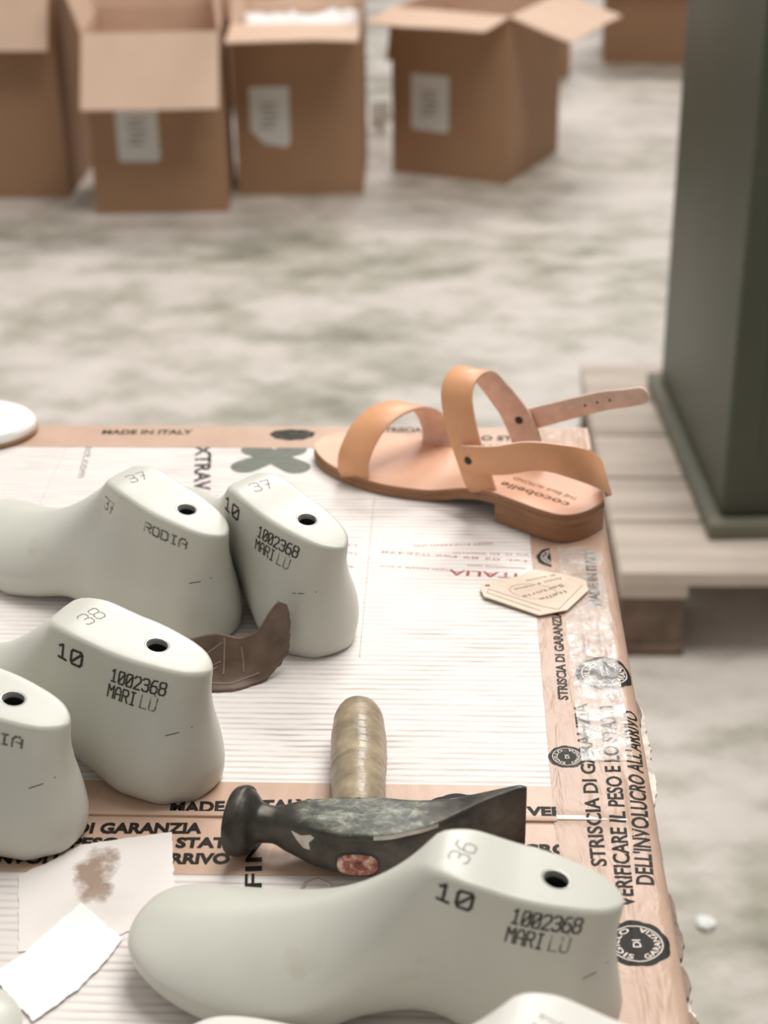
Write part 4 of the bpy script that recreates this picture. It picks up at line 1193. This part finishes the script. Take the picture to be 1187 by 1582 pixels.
# ------------------------------------------------------------------ cartons on the floor behind
def carton(label, pl, pr, depth, H, flaps, sticker=None, skew=0.0, group='open brown cartons on the floor'):
    pl, pr = Vector(pl), Vector(pr); wd = (pr - pl).length; ang = math.atan2(pr.y - pl.y, pr.x - pl.x)
    root = thing('cardboard_box', label, 'cardboard box', (pl.x, pl.y, 0), ang, group)
    t = 5.0
    m_ = MB()
    m_.box((0, 0, 0.5), (wd, depth, 4))
    for lo, hi in (((0, 0, 4), (wd, t, H)), ((0, depth - t, 4), (wd, depth, H)), ((0, t, 4), (t, depth - t, H)), ((wd - t, t, 4), (wd, depth - t, H))):
        m_.box(lo, hi)
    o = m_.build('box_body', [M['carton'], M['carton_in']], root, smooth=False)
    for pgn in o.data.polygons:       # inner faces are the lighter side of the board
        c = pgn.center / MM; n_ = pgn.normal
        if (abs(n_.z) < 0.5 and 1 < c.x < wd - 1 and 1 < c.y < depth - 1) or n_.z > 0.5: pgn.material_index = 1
    for side, (ln, a) in flaps.items():
        # angle 0 hangs straight down outside, 90 sticks straight out, 180 stands up
        sa, ca = math.sin(R(a)), -math.cos(R(a))
        if side == 'front': P0, U, O = Vector((2, 1, H)), Vector((wd - 4, 0, 0)), Vector((0, -1, 0))
        if side == 'back': P0, U, O = Vector((wd - 2, depth - 1, H)), Vector((-(wd - 4), 0, 0)), Vector((0, 1, 0))
        if side == 'left': P0, U, O = Vector((1, depth - 2, H)), Vector((0, -(depth - 4), 0)), Vector((-1, 0, 0))
        if side == 'right': P0, U, O = Vector((wd - 1, 2, H)), Vector((0, depth - 4, 0)), Vector((1, 0, 0))
        V1 = (O * sa + Vector((0, 0, 1)) * ca)
        N1 = U.normalized().cross(V1).normalized()
        mm_ = MB(); ns = 10; rr = []
        for k in range(ns + 1):
            s = k / ns; bend = 7 * math.sin(s * 2.2) * (1 if s > 0 else 0)
            q0 = P0 + V1 * ln * s + N1 * bend * 0.0
            sag = N1 * (-6 * s * s)
            wav = [0.0, 0.33, 0.66, 1.0]
            up_ = [q0 + U * q + sag + N1 * 3 * s * math.sin(q * 5 + ln) for q in wav]
            rr.append(up_ + [q - N1 * 4.0 for q in up_[::-1]])
        mm_.loft(rr)
        mm_.m = ([1, 1, 1, 0, 0, 0, 0, 0] * ns) + [0, 0]
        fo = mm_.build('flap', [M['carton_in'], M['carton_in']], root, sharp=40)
        if side in ('front',) : tag(fo, 'folded-out front flap')
    if sticker:
        u0, u1, z0, z1, cut = sticker
        x0, x1 = wd * u0, wd * u1; r = (x1 - x0) * cut
        m_ = MB(); V_ = [(x0 + r, -0.6, z0), (x1 - 8, -0.6, z0 - r * 0.25), (x1, -0.6, z0 + 8), (x1, -0.6, z1), (x0 + 4, -0.6, z1), (x0, -0.6, z1 - 4), (x0, -0.6, z0 + r)]
        m_.loft([V_, [(x, -1.2, z) for x, _, z in V_]]); st = m_.build('sticker', M['sticker'], root, smooth=False)
        m_ = MB(); cxm = (x0 + x1) / 2; hz = z1 - z0
        for k in range(5):
            a_ = (k * 37 % 11) / 11 * 0.12
            m_.box((x0 + (x1 - x0) * (0.25 + a_), -1.7, z0 + hz * (0.28 + 0.1 * k)), (x0 + (x1 - x0) * (0.62 + a_), -1.25, z0 + hz * (0.32 + 0.1 * k)))
        m_.build('sticker_print', M['sticker_ink'], st, smooth=False)
    return root

carton('tall brown carton cut off by the left edge', (-1460.9, 4486.8), (-1062.7, 4486.7), 380, 570, {'front': (170, 25), 'right': (150, 168)}, (0.28, 0.515, 150, 285, 0.1))
carton('brown carton with pale front flap hanging over its white label, second from left', (-957.1, 4335.7), (-601.1, 4359.6), 350, 478, {'front': (212, 36), 'left': (150, 160), 'right': (150, 183), 'back': (160, 170)}, (0.20, 0.51, 143, 300, 0.06))
b3 = carton('brown carton with short raised front flap and white packing inside, third from left', (-593.0, 4517.8), (-243.6, 4523.9), 400, 462, {'front': (165, 84), 'right': (130, 168), 'left': (130, 180)}, (0.12, 0.43, 143, 300, 0.35))
carton('brown carton standing turned, with wide flaps out front and right, near the middle', (-170.1, 4759.7), (155.3, 4612.7), 400, 462, {'front': (170, 84), 'right': (190, 72), 'left': (150, 3), 'back': (150, 170)}, (0.17, 0.50, 130, 288, 0.06))
carton('brown carton half hidden behind the turned carton', (3.9, 5940.9), (416.1, 5955.9), 300, 330, {'left': (120, 172)})
carton('brown carton farthest back, beside the green machine', (552.8, 6185.1), (990.9, 6157.1), 350, 430, {'front': (150, 60), 'left': (150, 160)})
carton('brown carton at the back behind the second and third cartons', (-894.5, 5540.5), (-589.7, 5537.7), 300, 290, {'back': (130, 170)})
# white packing inside the third carton
pk = thing('packing_paper', 'crumpled white packing paper inside the third carton', 'packing paper', (b3.location.x / MM, b3.location.y / MM, 0), b3.rotation_euler.z)
V = []; F = []
for i in range(31):
    for j in range(31):
        x = 12 + 322 * i / 30; y = 12 + 374 * j / 30
        V.append((x, y, 425 + 26 * noise.noise(Vector((x * 0.018, y * 0.018, 0))) + 12 * noise.noise(Vector((x * 0.06, y * 0.06, 4)))))
for i in range(30):
    for j in range(30):
        a = i * 31 + j; F.append((a, a + 31, a + 32, a + 1))
for i, j in ((0, 0),): pass
k0 = len(V); V += [(12, 12, 6), (334, 12, 6), (334, 386, 6), (12, 386, 6)]; F.append((k0, k0 + 3, k0 + 2, k0 + 1))
edge = [i * 31 for i in range(31)]; F.append(tuple([k0] + [k0 + 1] + edge[::-1])); edge = [i * 31 + 30 for i in range(31)]; F.append(tuple([k0 + 2] + [k0 + 3] + edge))
edge = list(range(31)); F.append(tuple([k0 + 3, k0] + edge)); edge = [30 * 31 + j for j in range(31)]; F.append(tuple([k0 + 1, k0 + 2] + edge[::-1]))
mesh('paper_heap', V, F, M['white_paper'], pk, sharp=60)

def crumple(name, label, cat, loc, r, mat, seed=0, squash=0.8):
    bm = bmesh.new(); bmesh.ops.create_icosphere(bm, subdivisions=3, radius=1)
    V = []
    for v in bm.verts:
        d = v.co.normalized(); k = 1 + 0.35 * noise.noise(d * 2.2 + Vector((seed, 0, 0))) + 0.15 * noise.noise(d * 5 + Vector((0, seed, 0)))
        V.append((d.x * k * r, d.y * k * r, d.z * k * r * squash))
    zm = min(v[2] for v in V); V = [(x, y, z - zm) for x, y, z in V]
    F = [tuple(v.index for v in f.verts) for f in bm.faces]; bm.free()
    return tag(mesh(name, V, F, mat, None, sharp=25, loc=loc), label, cat)
q = (-223.4, 5196.4); crumple('crumpled_paper', 'crumpled whitish paper on the floor between the third and the turned carton', 'paper', (q[0], q[1], 0.5), 34, M['sticker'], 2, 1.5)
q = (305.8, 1530.9); crumple('paper_scrap', 'small white paper bit on the concrete floor right of the table', 'paper', (q[0], q[1], 0.5), 11, M['white_paper'], 5, 0.4)

# ------------------------------------------------------------------ pallet and green machine at the right
pal = thing('wooden_pallet', 'weathered wooden pallet under the green machine cabinet', 'pallet', (251.6, 2121.5, 0), R(0.4))
for k, (y, wd) in enumerate(((0, 158), (168, 142), (320, 158), (488, 146), (644, 156))):
    m_ = MB(); m_.box((0, y, 122), (1200, y + wd, 144)); m_.build('deck_board', M['pallet'], pal, bev=1.5)
for x in (0, 550, 1100):
    m_ = MB(); m_.box((x + 2, 2, 100), (x + 100, 798, 121.6)); m_.build('stringer_board', M['pallet'], pal, bev=1.5)
    for y in (6, 352, 700):
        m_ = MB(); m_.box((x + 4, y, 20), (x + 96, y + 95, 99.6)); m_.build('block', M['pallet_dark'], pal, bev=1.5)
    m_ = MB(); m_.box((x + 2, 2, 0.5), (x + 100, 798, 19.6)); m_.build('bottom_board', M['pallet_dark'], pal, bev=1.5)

mac = thing('machine_cabinet', 'dark green metal machine cabinet standing on the pallet at the right edge', 'machine', (392, 2222, 144.5), R(3.1))
m_ = MB(); m_.box((0, 0, 0), (700, 600, 26)); m_.build('base_plate', M['green_base'], mac, bev=3)
m_ = MB(); m_.box((20, 24, 26.3), (680, 576, 1250)); m_.build('cabinet_body', M['green_metal'], mac, bev=9, seg=4)
m_ = MB(); m_.box((70, 21.2, 130), (630, 23.8, 700)); dr = m_.build('door', M['green_metal'], mac, bev=1)
m_ = MB(); m_.box((560, 10, 360), (578, 21.0, 480)); m_.build('door_handle', M['table_steel'], dr, bev=3)
m_ = MB(); m_.box((30, 20.8, 760), (75, 23.9, 790)); m_.build('rating_plate', M['sticker'], mac, smooth=False)
m_ = MB(); m_.box((10, 14, 1250.3), (690, 586, 1272)); m_.build('top_plate', M['green_metal'], mac, bev=4)
